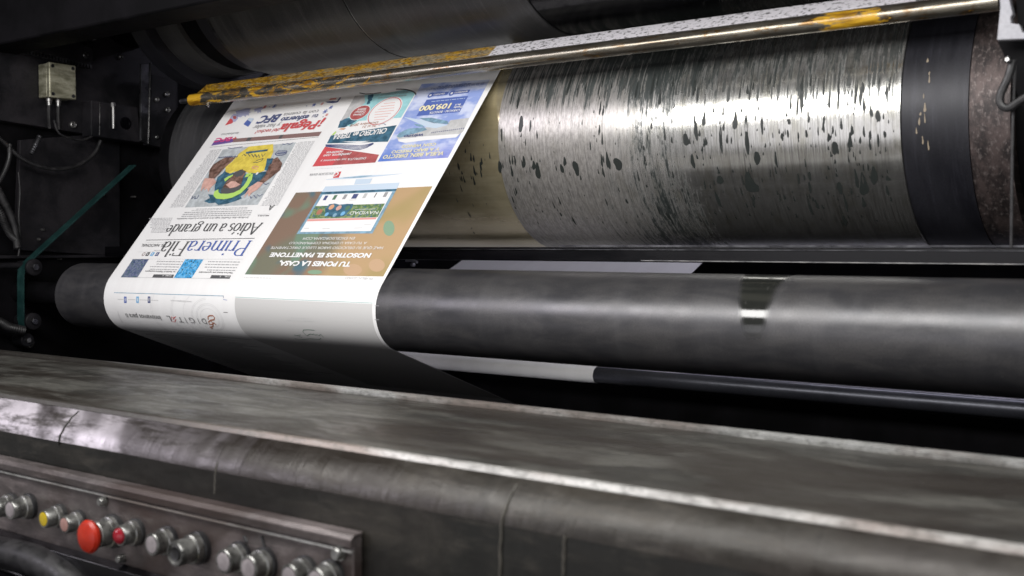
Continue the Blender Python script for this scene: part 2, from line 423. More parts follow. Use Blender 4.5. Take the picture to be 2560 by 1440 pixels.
class MB:
    """collects faces in world coordinates, builds ONE mesh object"""
    def __init__(s):
        s.v = []; s.f = []; s.mi = []; s.uv = []; s.mats = []

    def mat(s, m):
        if m not in s.mats:
            s.mats.append(m)
        return s.mats.index(m)

    def add(s, verts, faces, m, uvs=None):
        b = len(s.v); s.v += [tuple(x) for x in verts]; i = s.mat(m)
        s.uv += (list(uvs) if uvs else [(x[0], x[2]) for x in verts])
        for f in faces:
            s.f.append([b+q for q in f]); s.mi.append(i)
        return s

    def prism_x(s, prof, x0, x1, m, nx=1, warp=None):
        n = len(prof); vs = []
        for i in range(nx+1):
            x = x0+(x1-x0)*i/nx
            for y, z in prof:
                if warp:
                    y, z = warp(x, y, z)
                vs.append((x, y, z))
        fs = [[i*n+j, i*n+(j+1) % n, (i+1)*n+(j+1) % n, (i+1)*n+j] for i in range(nx) for j in range(n)]
        fs += [list(range(n))[::-1], [nx*n+j for j in range(n)]]
        return s.add(vs, fs, m)

    def box(s, lo, hi, m):
        (a, b, c), (d, e, f) = lo, hi
        return s.prism_x([(b, c), (e, c), (e, f), (b, f)], a, d, m)

    def lathe(s, prof, origin, axis, m, seg=24, closed=True):
        """prof = [(along, radius)...]"""
        ax = Vector(axis).normalized(); t = Vector((0, 0, 1)) if abs(ax.z) < .9 else Vector((1, 0, 0))
        e1 = ax.cross(t).normalized(); e2 = ax.cross(e1); O = Vector(origin)
        vs = []; uv = []
        for a, r in prof:
            for k in range(seg):
                th = 2*pi*k/seg
                vs.append(O+ax*a+(e1*cos(th)+e2*sin(th))*r); uv.append((a, th*max(r, .001)))
        fs = []
        for i in range(len(prof)-1):
            for k in range(seg):
                fs.append([i*seg+k, i*seg+(k+1) % seg, (i+1)*seg+(k+1) % seg, (i+1)*seg+k])
        if closed:
            fs.append(list(range(seg))[::-1]); fs.append([(len(prof)-1)*seg+k for k in range(seg)])
        return s.add(vs, fs, m, uv)

    def tube(s, pts, r, m, seg=10, ribs=0.0):
        pts = [Vector(p) for p in pts]; vs = []; prev = None
        for i, p in enumerate(pts):
            d = (pts[min(i+1, len(pts)-1)]-pts[max(i-1, 0)]).normalized()
            if prev is None:
                t = Vector((0, 0, 1)) if abs(d.z) < .9 else Vector((1, 0, 0)); e1 = d.cross(t).normalized()
            else:
                e1 = (prev-d*prev.dot(d)).normalized()
            prev = e1; e2 = d.cross(e1); rr = r*(1+ribs*(i % 2))
            for k in range(seg):
                th = 2*pi*k/seg; vs.append(p+(e1*cos(th)+e2*sin(th))*rr)
        fs = [[i*seg+k, i*seg+(k+1) % seg, (i+1)*seg+(k+1) % seg, (i+1)*seg+k] for i in range(len(pts)-1) for k in range(seg)]
        fs += [list(range(seg))[::-1], [(len(pts)-1)*seg+k for k in range(seg)]]
        return s.add(vs, fs, m)

    def build(s, name, parent=None, smooth=35, bevel=0):
        me = bpy.data.meshes.new(name); me.from_pydata(s.v, [], s.f)
        for m in s.mats:
            me.materials.append(m)
        for p, i in zip(me.polygons, s.mi):
            p.material_index = i
        uvl = me.uv_layers.new(name='UVMap')
        for l in me.loops:
            uvl.data[l.index].uv = s.uv[l.vertex_index]
        o = bpy.data.objects.new(name, me); COL.objects.link(o)
        if smooth:
            for p in me.polygons:
                p.use_smooth = True
            me.set_sharp_from_angle(angle=radians(smooth))
        if bevel:
            b = o.modifiers.new('bevel', 'BEVEL'); b.width = bevel; b.segments = 2; b.limit_method = 'ANGLE'; b.angle_limit = radians(40)
        if parent:
            o.parent = parent
            root = parent; off = Vector((0, 0, 0))
            while root:
                off += root.location if root.type == 'EMPTY' else Vector((0, 0, 0)); root = root.parent
            if off.length > 0:
                o.matrix_parent_inverse = Matrix.Translation(-off) if parent.type == 'EMPTY' else Matrix.Identity(4)
        return o


def cyl_x(prof, yc, zc, m, seg=160):
    """cylinder along X: prof=[(x, r)...]; UV = (x, arc length measured from the back round the bottom, front up to the top)"""
    b = MB(); n = seg+1; vs = []; uv = []
    rr = max(r for _, r in prof)
    for x, r in prof:
        for k in range(n):
            th = -2*pi*k/seg       # start at back (+y) going down, front, top
            vs.append((x, yc+r*cos(th), zc+r*sin(th))); uv.append((x, rr*2*pi*k/seg))
    fs = [[i*n+k, (i+1)*n+k, (i+1)*n+k+1, i*n+k+1] for i in range(len(prof)-1) for k in range(seg)]
    b.add(vs, fs, m, uv)
    for (x, r), flip in ((prof[0], 0), (prof[-1], 1)):
        ring = [(x, yc+r*cos(2*pi*k/seg), zc+r*sin(2*pi*k/seg)) for k in range(seg)]
        b.add(ring, [list(range(seg)) if flip else list(range(seg))[::-1]], m)
    return b


# ------------------------------------------------------------------ main dimensions (metres)
C0 = (1.216, -.0953); R0 = .0607       # guide roller the newspaper turns round
C1 = (1.59, .17); R1 = .18             # plate cylinder
C2 = (1.455, .505); R2 = .18           # upper cylinder
CR = (1.74, -.2398); RR = .0144        # low idler rod
XL, XR = -1.768, -1.106                # edges of the web

# ------------------------------------------------------------------ path of the web in the (y, z) plane
def build_path():
    r = R0+.0006; R = R1+.0012
    d = Vector((C1[0]-C0[0], C1[1]-C0[1])); L = d.length; d /= L
    c = (r-R)/L; p = Vector((-d.y, d.x)); n = d*c+p*math.sqrt(1-c*c)
    an = atan2(n.y, n.x)
    pts = []        # list of (y,z), ordered from the nip down
    nipdir = Vector((C2[0]-C1[0], C2[1]-C1[1])).normalized(); a2 = atan2(nipdir.y, nipdir.x)
    e = Vector((C1[0]+R*cos(a2), C1[1]+R*sin(a2))); out = Vector((nipdir.y, -nipdir.x))
    pts.append(tuple(e+out*.12)); 
    N = 14
    for i in range(N+1):
        a = a2+(an-a2)*i/N; pts.append((C1[0]+R*cos(a), C1[1]+R*sin(a)))
    A = Vector(pts[-1]); B = Vector((C0[0]+r*cos(an), C0[1]+r*sin(an)))
    for i in range(1, 41):
        pts.append(tuple(A.lerp(B, i/40)))
    i0 = len(pts)-1
    a_end = radians(249.2)
    for i in range(1, 61):
        a = an+(a_end-an)*i/60; pts.append((C0[0]+r*cos(a), C0[1]+r*sin(a)))
    E1 = Vector(pts[-1]); CI = (2.01, -.43); ri = .03
    def arc(c, r_, a0, a1, n):
        for i_ in range(n+1):
            a_ = radians(a0+(a1-a0)*i_/n); pts.append((c[0]+r_*cos(a_), c[1]+r_*sin(a_)))
    S = Vector((CI[0]+ri*cos(a_end), CI[1]+ri*sin(a_end)))
    for i in range(1, 20):
        pts.append(tuple(E1.lerp(S, i/20)))
    arc(CI, ri, 249.2, 283, 6)
    arc((2.36, -.312), .03, 283, 446, 14)
    rr = RR+.0006
    s0 = radians(264); s1 = radians(114)
    for i in range(0, 25):
        a = s0+(s1-s0)*i/24; pts.append((CR[0]+rr*cos(a), CR[1]+rr*sin(a)))
    E2 = Vector(pts[-1]); D2 = Vector((cos(radians(24)), sin(radians(24))))
    for i in range(1, 16):
        pts.append(tuple(E2+D2*(.75*i/15)))
    return pts, i0


PATH, I0 = build_path()
SACC = [0.0]
for i in range(1, len(PATH)):
    SACC.append(SACC[-1]-hypot(PATH[i][0]-PATH[i-1][0], PATH[i][1]-PATH[i-1][1]))
S0 = SACC[I0]; SACC = [s-S0 for s in SACC]      # s = 0 where the web meets the guide roller, positive up the sheet
NORM = []
for i in range(len(PATH)):
    a = PATH[max(i-1, 0)]; b = PATH[min(i+1, len(PATH)-1)]
    t = Vector((b[0]-a[0], b[1]-a[1])).normalized(); NORM.append((t.y, -t.x))
if NORM[I0-10][0] > 0:
    NORM = [(-a, -b) for a, b in NORM]


def web(u, s, h=0.0):
    lo, hi = 0, len(SACC)-1
    while hi-lo > 1:
        m = (lo+hi)//2
        if SACC[m] >= s:
            lo = m
        else:
            hi = m
    k = (SACC[lo]-s)/(SACC[lo]-SACC[hi]); k = max(-.2, min(1.2, k))
    y = PATH[lo][0]+(PATH[hi][0]-PATH[lo][0])*k; z = PATH[lo][1]+(PATH[hi][1]-PATH[lo][1])*k
    n = (NORM[lo][0]+(NORM[hi][0]-NORM[lo][0])*k, NORM[lo][1]+(NORM[hi][1]-NORM[lo][1])*k)
    return (u, y+n[0]*h, z+n[1]*h)


def page(px, py):
    """place on the printed sheet (u, s) measured from the photograph"""
    d = ray(px, py); sl = d[2]/d[1]; best = None
    for i in range(10, I0+60):
        a = PATH[i][1]/PATH[i][0]; b = PATH[i+1][1]/PATH[i+1][0]
        if a >= sl >= b:
            k = (a-sl)/(a-b) if a != b else 0
            y = PATH[i][0]+(PATH[i+1][0]-PATH[i][0])*k; s = SACC[i]+(SACC[i+1]-SACC[i])*k
            return (y*d[0]/d[1], s)
    i = I0+50
    return (PATH[i][0]*d[0]/d[1], SACC[i])


# ------------------------------------------------------------------ setting
def struct(name, b, **k):
    o = b.build(name, **k); o['kind'] = 'structure'; return o


b = MB(); b.box((-3.2, 2.9, -1.3), (1.6, 3.0, 1.6), M['mblack']); struct('background', b)
b = MB(); b.box((-3.2, -.3, -1.4), (1.6, 3.0, -1.3), M['mblack']); struct('floor', b)

# machine side frame on the left
XW = -2.15
t = thing('side_frame', 'black oily machine side wall at the far left end of the rollers', 'machine frame', (XW, 1.6, -1.3))
b = MB(); b.box((XW-.05, .95, -1.3), (XW, 2.9, 1.5), M['mblack']); b.build('wall_plate', t)
P = [on_x(-60, 291, XW+.03), on_x(445, 372, XW+.03), on_x(445, -80, XW+.03), on_x(-60, -120, XW+.03)]
b = MB(); vs = P+[(p[0]-.03+.0005, p[1], p[2]) for p in P]
b.add(vs, [[0, 1, 2, 3], [7, 6, 5, 4], [0, 4, 5, 1], [1, 5, 6, 2], [2, 6, 7, 3], [3, 7, 4, 0]], M['frame']); b.build('mounting_plate', t, smooth=0, bevel=.002)
P = [on_x(50, 350, XW+.012), on_x(300, 330, XW+.012), on_x(300, 640, XW+.012), on_x(40, 625, XW+.012)]
b = MB(); vs = P+[(p[0]-.0115, p[1], p[2]) for p in P]
b.add(vs, [[3, 2, 1, 0], [4, 5, 6, 7], [0, 1, 5, 4], [1, 2, 6, 5], [2, 3, 7, 6], [3, 0, 4, 7]], M['frame']); b.build('cover_plate', t, smooth=0, bevel=.0015)
P = on_x(150, 640, XW+.02)
b = MB(); b.box((XW, 1.1, P[2]-.004), (XW+.02, 1.9, P[2]+.002), M['frame']); b.build('ledge', t, bevel=.001)
for (u, v, rr_) in ((40, 95, .006), (301, 142, .005), (182, 312, .007), (258, 487, .002), (150, 648, .002), (96, 598, .003), (106, 574, .003), (72, 858, .010), (335, 492, .002)):
    q = on_x(u, v, XW+.032 if v < 330 else XW+.013)
    b = MB(); b.lathe([(-.01, rr_), (.004, rr_), (.005, rr_*.8), (.002, rr_*.5), (.002, .0005)], q, (1, 0, 0), M['steel'], 12); b.build('bolt', t)

# top and right enclosing beams (dark)
t = thing('overhead_beam', 'black beam crossing above the upper cylinder at the top edge', 'beam', (-1.0, 1.15, .40))
s0_, s1_ = ray(300, 50), ray(300, -300)
z0 = 1.12*s0_[2]/s0_[1]
b = MB(); b.box((-2.15, 1.12, z0), (.6, 1.20, z0+.12), M['mblack']); b.build('beam_body', t, bevel=.004)

# ------------------------------------------------------------------ cylinders
def sx_(u, v, Y):
    d = ray(u, v); return Y*d[0]/d[1]


t = thing('plate_cylinder', 'large polished cylinder carrying an ink spattered aluminium plate right of the newspaper', 'press cylinder', (-1.1, C1[0], C1[1]))
XP0, XP1 = -1.083, -.452
cyl_x([(-1.93, R1-.0030), (-1.925, R1-.0018), (-1.42, R1-.0018)], *C1, M['darkcyl']).build('dark_sleeve', t)
cyl_x([(-1.419, R1-.0022), (XP0+.002, R1-.0022), (XP1-.001, R1-.0022)], *C1, M['basecyl']).build('cylinder_body', t)
cyl_x([(XP0, R1-.0015), (XP0+.0006, R1), (XP1-.0006, R1), (XP1, R1-.0015)], *C1, M['plate'], 256).build('printing_plate', t)
cyl_x([(XP1+.0005, R1-.0022), (-.372, R1-.0022)], *C1, M['endring']).build('end_sleeve', t)
cyl_x([(-.3715, R1-.004), (-.325, R1-.004)], *C1, M['rust']).build('bearer_ring', t)
cyl_x([(-.3245, R1-.03), (-.30, R1-.03)], *C1, M['mblack']).build('shoulder', t)
cyl_x([(-.2995, R1-.006), (-.05, R1-.006)], *C1, M['endring']).build('gear_cover', t)
cyl_x([(-1.975, R1-.012), (-1.9305, R1-.012)], *C1, M['mblack']).build('bearer_ring', t)
cyl_x([(-2.149, .07), (-1.9755, .07)], *C1, M['mblack']).build('journal', t)

random.seed(7)
def plate_pt(x, s, h):            # s = arc length up from the front (theta = 180 deg)
    th = pi-s/R1; r = R1+h; return (x, C1[0]+r*cos(th), C1[1]+r*sin(th))


def plate_at(u, v):
    d = ray(u, v); a = d[1]**2+d[2]**2; bb = -2*(d[1]*C1[0]+d[2]*C1[1]); c = C1[0]**2+C1[1]**2-R1**2
    D = max(0, bb*bb-4*a*c); tt = (-bb-math.sqrt(D))/(2*a); y, z = tt*d[1], tt*d[2]
    th = math.acos(max(-1, min(1, (y-C1[0])/R1))); th = th if z > C1[1] else 2*pi-th
    return tt*d[0], (pi-th)*R1


def blot(mb, x, s, w, h, m, seed, hh=.00025, tail=0.0):
    rnd = random.Random(seed); n = 18; vs = [plate_pt(x, s, hh)]; uv = [(x, s)]; p1, p2 = rnd.uniform(0, 6), rnd.uniform(0, 6)
    w *= .82; tail = max(tail, rnd.choice((0, .3, .9)))
    for k in range(n):
        a = 2*pi*k/n; q = 1+.16*sin(2*a+p1)+.10*sin(3*a+p2)+rnd.uniform(-.05, .05); w_k = 1-.35*max(0, sin(a))*(tail > .2)
        px_ = x+w*cos(a)*q*w_k; ps = s+h*sin(a)*q*(1+(tail if sin(a) > .5 else 0))
        vs.append(plate_pt(px_, ps, hh)); uv.append((px_, ps))
    mb.add(vs, [[0, 1+k, 1+(k+1) % n] for k in range(n)], m, uv)


t_f = NT('thin_ink_film'); M['filmink'] = t_f.bsdf(t_f.mix(t_f.noise(t_f.coord('UV'), 300, 3), (.035, .038, .036), (.11, .115, .11)), .30, .35)
t_ink = NT('wet_black_ink'); M['wetink'] = t_ink.bsdf(t_ink.mix(t_ink.noise(t_ink.coord('UV'), 400, 3), (.012, .015, .014), (.03, .034, .032)), .35, 0, .3)
b = MB()
for (u, v, w_, h_) in ((1940, 402, 5, 11), (1893, 397, 9, 17), (1870, 440, 6, 40), (1865, 300, 5, 55), (1868, 360, 6, 30), (1802, 350, 4, 40), (2087, 370, 10, 15), (2125, 358, 7, 14), (2093, 375, 5, 10), (2195, 290, 8, 14),
                       (2160, 265, 6, 12), (2100, 470, 9, 14), (2160, 470, 14, 20), (2185, 440, 10, 24), (2115, 510, 4, 20), (1878, 465, 20, 18), (1905, 310, 5, 22), (1838, 305, 8, 18), (1732, 405, 7, 15), (1715, 350, 10, 14),
                       (2096, 250, 4, 26), (2072, 345, 5, 10), (2060, 300, 4, 10), (1955, 343, 4, 9), (2016, 335, 4, 9), (2130, 330, 5, 10), (2160, 333, 4, 9), (2212, 336, 4, 10), (2022, 298, 4, 8), (1996, 340, 3, 8), (2175, 363, 4, 12),
                       (1250, 418, 7, 12), (1310, 405, 5, 13), (1335, 415, 6, 10), (1345, 430, 9, 16), (1405, 422, 5, 12), (1412, 405, 5, 10), (1440, 420, 9, 18), (1520, 405, 6, 20), (1545, 410, 14, 14), (1280, 430, 4, 11), (1302, 315, 8, 13), (1760, 300, 6, 16), (1740, 330, 6, 20),
                       (2110, 550, 5, 18), (2160, 510, 6, 9), (2280, 430, 6, 10), (2220, 447, 7, 6), (1800, 450, 12, 9), (1795, 500, 5, 18), (2024, 440, 5, 10), (2025, 470, 5, 12), (2026, 520, 5, 16), (2142, 455, 6, 14)):
    if u > 2250:
        continue
    x, s = plate_at(u, v); x2, _ = plate_at(u+w_, v); _, s2 = plate_at(u, v-h_)
    blot(b, x, s, abs(x2-x), abs(s2-s), M['wetink'], u*7+v)
for k in range(230):            # ink runs along the upper part of the plate
    u = random.uniform(1560, 2262) if k % 4 else random.uniform(1250, 1560); v = random.uniform(112, 235)
    x, s = plate_at(u, v)
    if XP0+.004 < x < XP1-.003:
        w_ = random.uniform(.0008, .0026); blot(b, x, s, w_, w_*random.uniform(3, 9), M['filmink'], 3000+k, .0002, .8)
for k in range(430):
    u = random.uniform(1240, 2250); v = random.uniform(200, 560)
    if u < 1700 and random.random() < .35:
        continue
    x, s = plate_at(u, v)
    if not (XP0+.004 < x < XP1-.004):
        continue
    q = random.random()
    w_ = .0007+.0016*q*q; h_ = w_*random.uniform(1.2, 3.6)
    if v < 260:
        h_ *= random.uniform(1.5, 4.5); w_ *= 1.3
    blot(b, x, s, w_, h_, M['wetink'], k, .0003, .5)
o = b.build('ink_spots', t); o['kind'] = 'stuff'
b = MB()
for k in range(60):
    u = random.uniform(1045, 1225); v = random.uniform(380, 590) if k > 18 else random.uniform(330, 450)
    x, s = plate_at(u, v)
    if x > XP0-.003 or x < -1.2:
        continue
    q = random.random(); w_ = .0008+.0018*q*q; blot(b, x, s, w_, w_*random.uniform(1.5, 7 if u < 1110 else 3), M['wetink'], 900+k, -.0016, .6)
o = b.build('ink_spots', t); o['kind'] = 'stuff'
random.seed(3)
t_c = NT('cream_chipped_paint'); M['chip'] = t_c.bsdf((.24, .195, .14), .6, 0)
b = MB()
for (u, v, w_, h_) in ((2311, 272, 5, 7), (2311, 300, 2, 9), (2322, 200, 2, 8), (2322, 182, 2, 5), (2297, 305, 3, 9), (2306, 355, 3, 6), (2320, 368, 3, 8), (2290, 330, 3, 5), (2318, 150, 3, 5), (2308, 240, 2, 5), (2305, 345, 2, 4), (2300, 285, 3, 4)):
    x, s = plate_at(u, v); x2, _ = plate_at(u+w_, v); _, s2 = plate_at(u, v-h_)
    blot(b, x, s, abs(x2-x), abs(s2-s), M['chip'], u+v, -.0018)
o = b.build('paint_chips', t); o['kind'] = 'stuff'

t = thing('upper_cylinder', 'large dark grey blanket cylinder above the yellow painted guard bar', 'press cylinder', (-1.1, C2[0], C2[1]))
XU = -1.66
cyl_x([(XU, R2-.0015), (XU+.001, R2), (-1.325, R2)], *C2, M['upper']).build('blanket', t)
cyl_x([(-1.3245, R2-.0012), (-1.3215, R2-.0012)], *C2, M['steel']).build('seam_ring', t)
cyl_x([(-1.321, R2), (-.98, R2)], *C2, M['upper']).build('blanket', t)
cyl_x([(-.9795, R2-.002), (-.1, R2-.002)], *C2, M['blackgloss']).build('gloss_sleeve', t)
cyl_x([(XU-.012, R2-.004), (XU-.0005, R2-.004)], *C2, M['darksteel']).build('edge_ring', t)
cyl_x([(XU-.05, R2-.012), (XU-.0125, R2-.012)], *C2, M['endring']).build('bearer_ring', t)
cyl_x([(XU-.105, R2-.02), (XU-.0505, R2-.02)], *C2, M['mblack']).build('shoulder', t)
cyl_x([(XU-.17, R2-.010), (XU-.1055, R2-.010)], *C2, M['upper']).build('bearer_ring', t)
cyl_x([(XU-.215, R2+.012), (XU-.1705, R2+.012)], *C2, M['endring']).build('flange', t)
cyl_x([(XW, .08), (XU-.2155, .08)], *C2, M['mblack']).build('journal', t)

# guide roller
t = thing('guide_roller', 'grey rubber roller the newspaper sheet turns round with a polished spot', 'roller', (-1.0, C0[0], C0[1]))
XG = -1.93
cyl_x([(XG, R0-.006), (XG+.003, R0-.001), (XG+.008, R0), (.35, R0)], *C0, M['roller'], 192).build('roller_body', t)
cyl_x([(XW, .022), (XG-.0005, .022)], *C0, M['mblack']).build('journal', t)

t = thing('idler_rod', 'thin blue black rod low behind the guide roller carrying the white strip', 'roller', (-.8, CR[0], CR[1]))
cyl_x([(-2.0, RR), (.6, RR)], *CR, M['rodsteel'], 64).build('rod_body', t)
cyl_x([(-2.149, RR*.5), (-2.0005, RR*.5)], *CR, M['mblack'], 24).build('journal', t)
t = thing('gap_screen', 'added black screen darkening the gap under the low rod', 'machine bar', (-.8, 1.81, -.3))
b = MB(); b.box((-2.14, 1.80, -.372), (.6, 1.82, -.2640), M['mblack']); b.build('screen_body', t, bevel=.002)  # added plate hides the web run and keeps the gap dark
t = thing('drip_tray', 'pale lavender tray seen as a thin line behind the low rod', 'tray', (-.8, 1.9, -.24))
b = MB(); b.prism_x([(1.790, -.2390), (2.30, -.287), (2.30, -.290), (1.790, -.2420)], -1.09, .05, M['lavmetal']); b.build('tray_floor', t)

# black cross bar under the plate cylinder
t = thing('cross_bar', 'glossy black cross bar under the plate cylinder', 'machine bar', (-1.0, 1.38, -.02))
b = MB(); b.box((-2.1, 1.375, -.0245), (.5, 1.40, -.0035), M['blackgloss']); b.build('bar_body', t, bevel=.0015)
b = MB(); b.box((-1.32, 1.372, -.0075), (.3, 1.3745, -.0065), M['darksteel']); b.build('highlight_strip', t, smooth=0)  # thin steel strips stand in for highlight lines on the gloss bar
b = MB(); b.box((-.95, 1.385, -.0030), (-.28, 1.387, -.0005), M['darksteel']); b.build('highlight_strip', t, smooth=0)
b = MB(); b.box((-.80, 1.372, -.0228), (.1, 1.3745, -.0216), M['steel']); b.build('highlight_strip', t, smooth=0)
# small blurred fitting seen through the gap
q = on_y(1030, 655, 1.9)
t = thing('pipe_fitting', 'small pale bent fitting in the dark gap beside the web', 'fitting', q)
b = MB(); b.tube([(q[0]-.018, q[1], q[2]+.003), (q[0]+.008, q[1], q[2]+.003), (q[0]+.016, q[1], q[2]-.001)], .0024, M['lavmetal'], 8); b.build('pipe', t)
b = MB(); b.lathe([(0, .004), (.008, .004)], (q[0]-.001, q[1], q[2]-.006), (0, 1, 0), M['lavmetal'], 10); b.build('nut', t)

# ------------------------------------------------------------------ guard bar
YB = 1.36; RB = .0112; ZB = .2768
XB0 = -1.785; XB1 = -.325
t = thing('guard_bar', 'long steel guard bar with worn yellow paint in front of the nip', 'guard bar', (-1.0, YB, ZB))
b = MB(); b.lathe([(0, RB*.7), (.002, RB), (XB1-XB0, RB)], (XB0, YB, ZB), (1, 0, 0), M['rod'], 40); b.build('rod', t)
b = MB(); b.lathe([(0, .005), (.030, .005)], (XB0-.0305, YB, ZB), (1, 0, 0), M['darksteel'], 16); b.build('stub', t)
b = MB()
zt, zb = .3010, .2895
b.prism_x([(YB+.002, zb), (YB+.0045, zb), (YB+.027, zt+.006), (YB+.0245, zt+.007)], XB0+.015, XB1+.2, M['strip'])
b.build('angle_strip', t, bevel=.0006)
q = on_y(522, 262, YB)
b = MB(); b.lathe([(0, .004), (.004, .004), (.005, .003)], (q[0], YB-.002, ZB-RB-.001), (0, -.6, -1), M['chrome'], 12); b.build('screw', t)

# grey bracket and cable on the right
YK = 1.22
t = thing('end_bracket', 'pale grey notched bracket at the top right corner', 'bracket', on_y(2520, 60, YK))
pts = [(2496, -60), (2500, 20), (2492, 100), (2600, 96), (2600, 88), (2556, 80), (2548, 60), (2528, 58), (2526, 42), (2532, 36), (2524, 0), (2520, -60)]
fr = [on_y(u, v, YK) for u, v in pts]; n = len(fr)
b = MB(); b.add(fr+[(x, y+.012, z) for x, y, z in fr], [list(range(n)), [n+i for i in range(n)][::-1]]+[[i, n+i, n+(i+1) % n, (i+1) % n] for i in range(n)], M['lavmetal']); b.build('bracket_plate', t, smooth=0, bevel=.001)
fr = [on_y(u, v, YK+.03) for u, v in ((2494, 103), (2620, 98), (2620, 400), (2545, 240), (2520, 160))]; n = len(fr)
b = MB(); b.add(fr+[(x, y+.01, z) for x, y, z in fr], [list(range(n)), [n+i for i in range(n)][::-1]]+[[i, n+i, n+(i+1) % n, (i+1) % n] for i in range(n)], M['mblack']); b.build('arm', t, smooth=0)
q = on_y(2526, 153, YK)
b = MB(); b.lathe([(0, .0035), (.012, .0035), (.014, .002)], (q[0], q[1], q[2]), (0, -1, 0), M['chrome'], 12); b.build('pin', t)
fr = [on_y(u, v, YK+.012) for u, v in ((2536, -60), (2545, 60), (2600, 90), (2620, -60))]
b = MB(); b.add(fr+[(x, y+.008, z) for x, y, z in fr], [[0, 1, 2, 3], [7, 6, 5, 4]]+[[i, 4+i, 4+(i+1) % 4, (i+1) % 4] for i in range(4)], M['mblack']); b.build('cover', t, smooth=0)
t = thing('cable_loop', 'black cable loop hanging below the pale corner bracket', 'cable', on_y(2530, 200, YK))
def spline(pts, n=10):
    P_ = [Vector(p) for p in pts]; out = []
    for i in range(len(P_)-1):
        p0, p1, p2, p3 = P_[max(i-1, 0)], P_[i], P_[i+1], P_[min(i+2, len(P_)-1)]
        for k in range(n):
            u = k/n; out.append(.5*((2*p1)+(p2-p0)*u+(2*p0-5*p1+4*p2-p3)*u*u+(3*p1-p0-3*p2+p3)*u**3))
    out.append(P_[-1]); return out
b = MB(); b.tube(spline([on_y(u, v, YK) for u, v in ((2532, 150), (2522, 190), (2502, 235), (2502, 260), (2520, 270), (2545, 255), (2600, 220))]), .0042, M['rubber'], 10); b.build('loop', t)
b = MB(); b.tube(spline([on_y(u, v, YK+.01) for u, v in ((2540, 150), (2535, 220), (2532, 320), (2530, 450), (2528, 620))]), .0016, M['rubber'], 8); b.build('cord', t)

# ------------------------------------------------------------------ front casing (the long bench in the foreground)
t = thing('front_casing', 'long worn grey steel casing running across the foreground', 'machine casing', (-.6, .8, -.9))
XA, XBR = -2.14, .9
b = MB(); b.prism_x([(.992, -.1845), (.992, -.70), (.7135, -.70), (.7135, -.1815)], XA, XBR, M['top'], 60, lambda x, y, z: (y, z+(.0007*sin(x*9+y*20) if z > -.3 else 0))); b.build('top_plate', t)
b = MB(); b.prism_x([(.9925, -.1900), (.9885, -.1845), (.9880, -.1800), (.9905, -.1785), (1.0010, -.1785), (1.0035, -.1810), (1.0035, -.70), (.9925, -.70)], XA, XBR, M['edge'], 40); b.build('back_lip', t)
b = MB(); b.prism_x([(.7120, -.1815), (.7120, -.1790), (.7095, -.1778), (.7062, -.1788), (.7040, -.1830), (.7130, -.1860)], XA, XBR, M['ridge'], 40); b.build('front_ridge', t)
b = MB()
rnd = random.Random(5)
def dent(x, y, z):
    k = sin(x*11+1.3)*.3+sin(x*47+3*sin(x*9))*.35*max(0, sin(x*5.3+.6))+sin(x*17)*.2
    w_ = max(0, min(1, (-.187-z)/.02))
    return (y+.0016*k*w_, z)
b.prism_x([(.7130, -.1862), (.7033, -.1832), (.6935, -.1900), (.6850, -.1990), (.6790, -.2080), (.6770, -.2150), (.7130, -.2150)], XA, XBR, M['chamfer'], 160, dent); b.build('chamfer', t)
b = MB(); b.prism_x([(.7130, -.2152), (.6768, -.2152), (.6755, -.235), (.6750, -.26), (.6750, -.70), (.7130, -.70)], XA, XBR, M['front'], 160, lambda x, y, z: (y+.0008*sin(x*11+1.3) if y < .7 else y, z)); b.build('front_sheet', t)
PROF = [(.7040, -.1828), (.6990, -.1862), (.6935, -.1898), (.6848, -.1990), (.6788, -.2080), (.6768, -.2150), (.6755, -.235), (.6750, -.26), (.6750, -.34)]
for (u, v0, v1, mt) in ((1252, 1180, 1445, 'seamlight'), (145, 1030, 1112, 'front'), (538, 1150, 1235, 'seamlight'), (1410, 1330, 1440, 'seamlight')):
    x_ = on_y(u, (v0+v1)/2, .676)[0]; za, zb2 = on_y(u, v0, .685)[2], on_y(u, v1, .675)[2]; pts = []
    for k in range(15):
        z_ = za+(zb2-za)*k/14
        for (ya, z1), (yb, z2) in zip(PROF, PROF[1:]):
            if z1 >= z_ >= z2:
                y_ = ya+(yb-ya)*(z1-z_)/(z1-z2); pts.append((x_+.0004*sin(k*1.7), y_-.0002, z_))
    b = MB(); b.tube(pts, .0011, M[mt], 8); b.build('weld_seam', t)

# ------------------------------------------------------------------ control panel
YP = .664
def pp(u, v, y=YP): return on_y(u, v, y)
tl = pp(-400, 1060); tr = pp(888, 1345)
t = thing('control_panel', 'pinkish grey control panel with a row of push buttons at lower left', 'control panel', (-1.0, YP, -.27))
x0, x1 = -1.62, pp(884, 1360)[0]
ztop = pp(0, 1150)[2]; zbot = pp(0, 1322)[2]
b = MB(); b.box((x0, YP, zbot-.03), (x1, .6745, ztop), M['panel']); b.build('panel_plate', t, bevel=.0015)
b = MB(); b.prism_x([(YP-.0035, ztop-.009), (YP-.0045, ztop-.002), (YP-.001, ztop+.002), (.6740, ztop+.003), (.6740, ztop+.0002), (YP-.0002, ztop-.0005), (YP-.0002, ztop-.009)], x0, x1+.001, M['panel']); b.build('trim_rail', t, bevel=.0007)
b = MB(); b.prism_x([(YP-.0030, ztop-.013), (YP-.0030, ztop-.0115), (YP-.0002, ztop-.0115), (YP-.0002, ztop-.013)], x0, x1, M['edge']); b.build('trim_rail', t, smooth=0)
b = MB(); b.prism_x([(YP-.012, zbot-.028), (YP-.012, zbot-.0015), (YP-.0005, zbot+.001), (YP-.0005, zbot-.028)], x0, x1-.2, M['blackgloss']); b.build('lower_channel', t, bevel=.001)
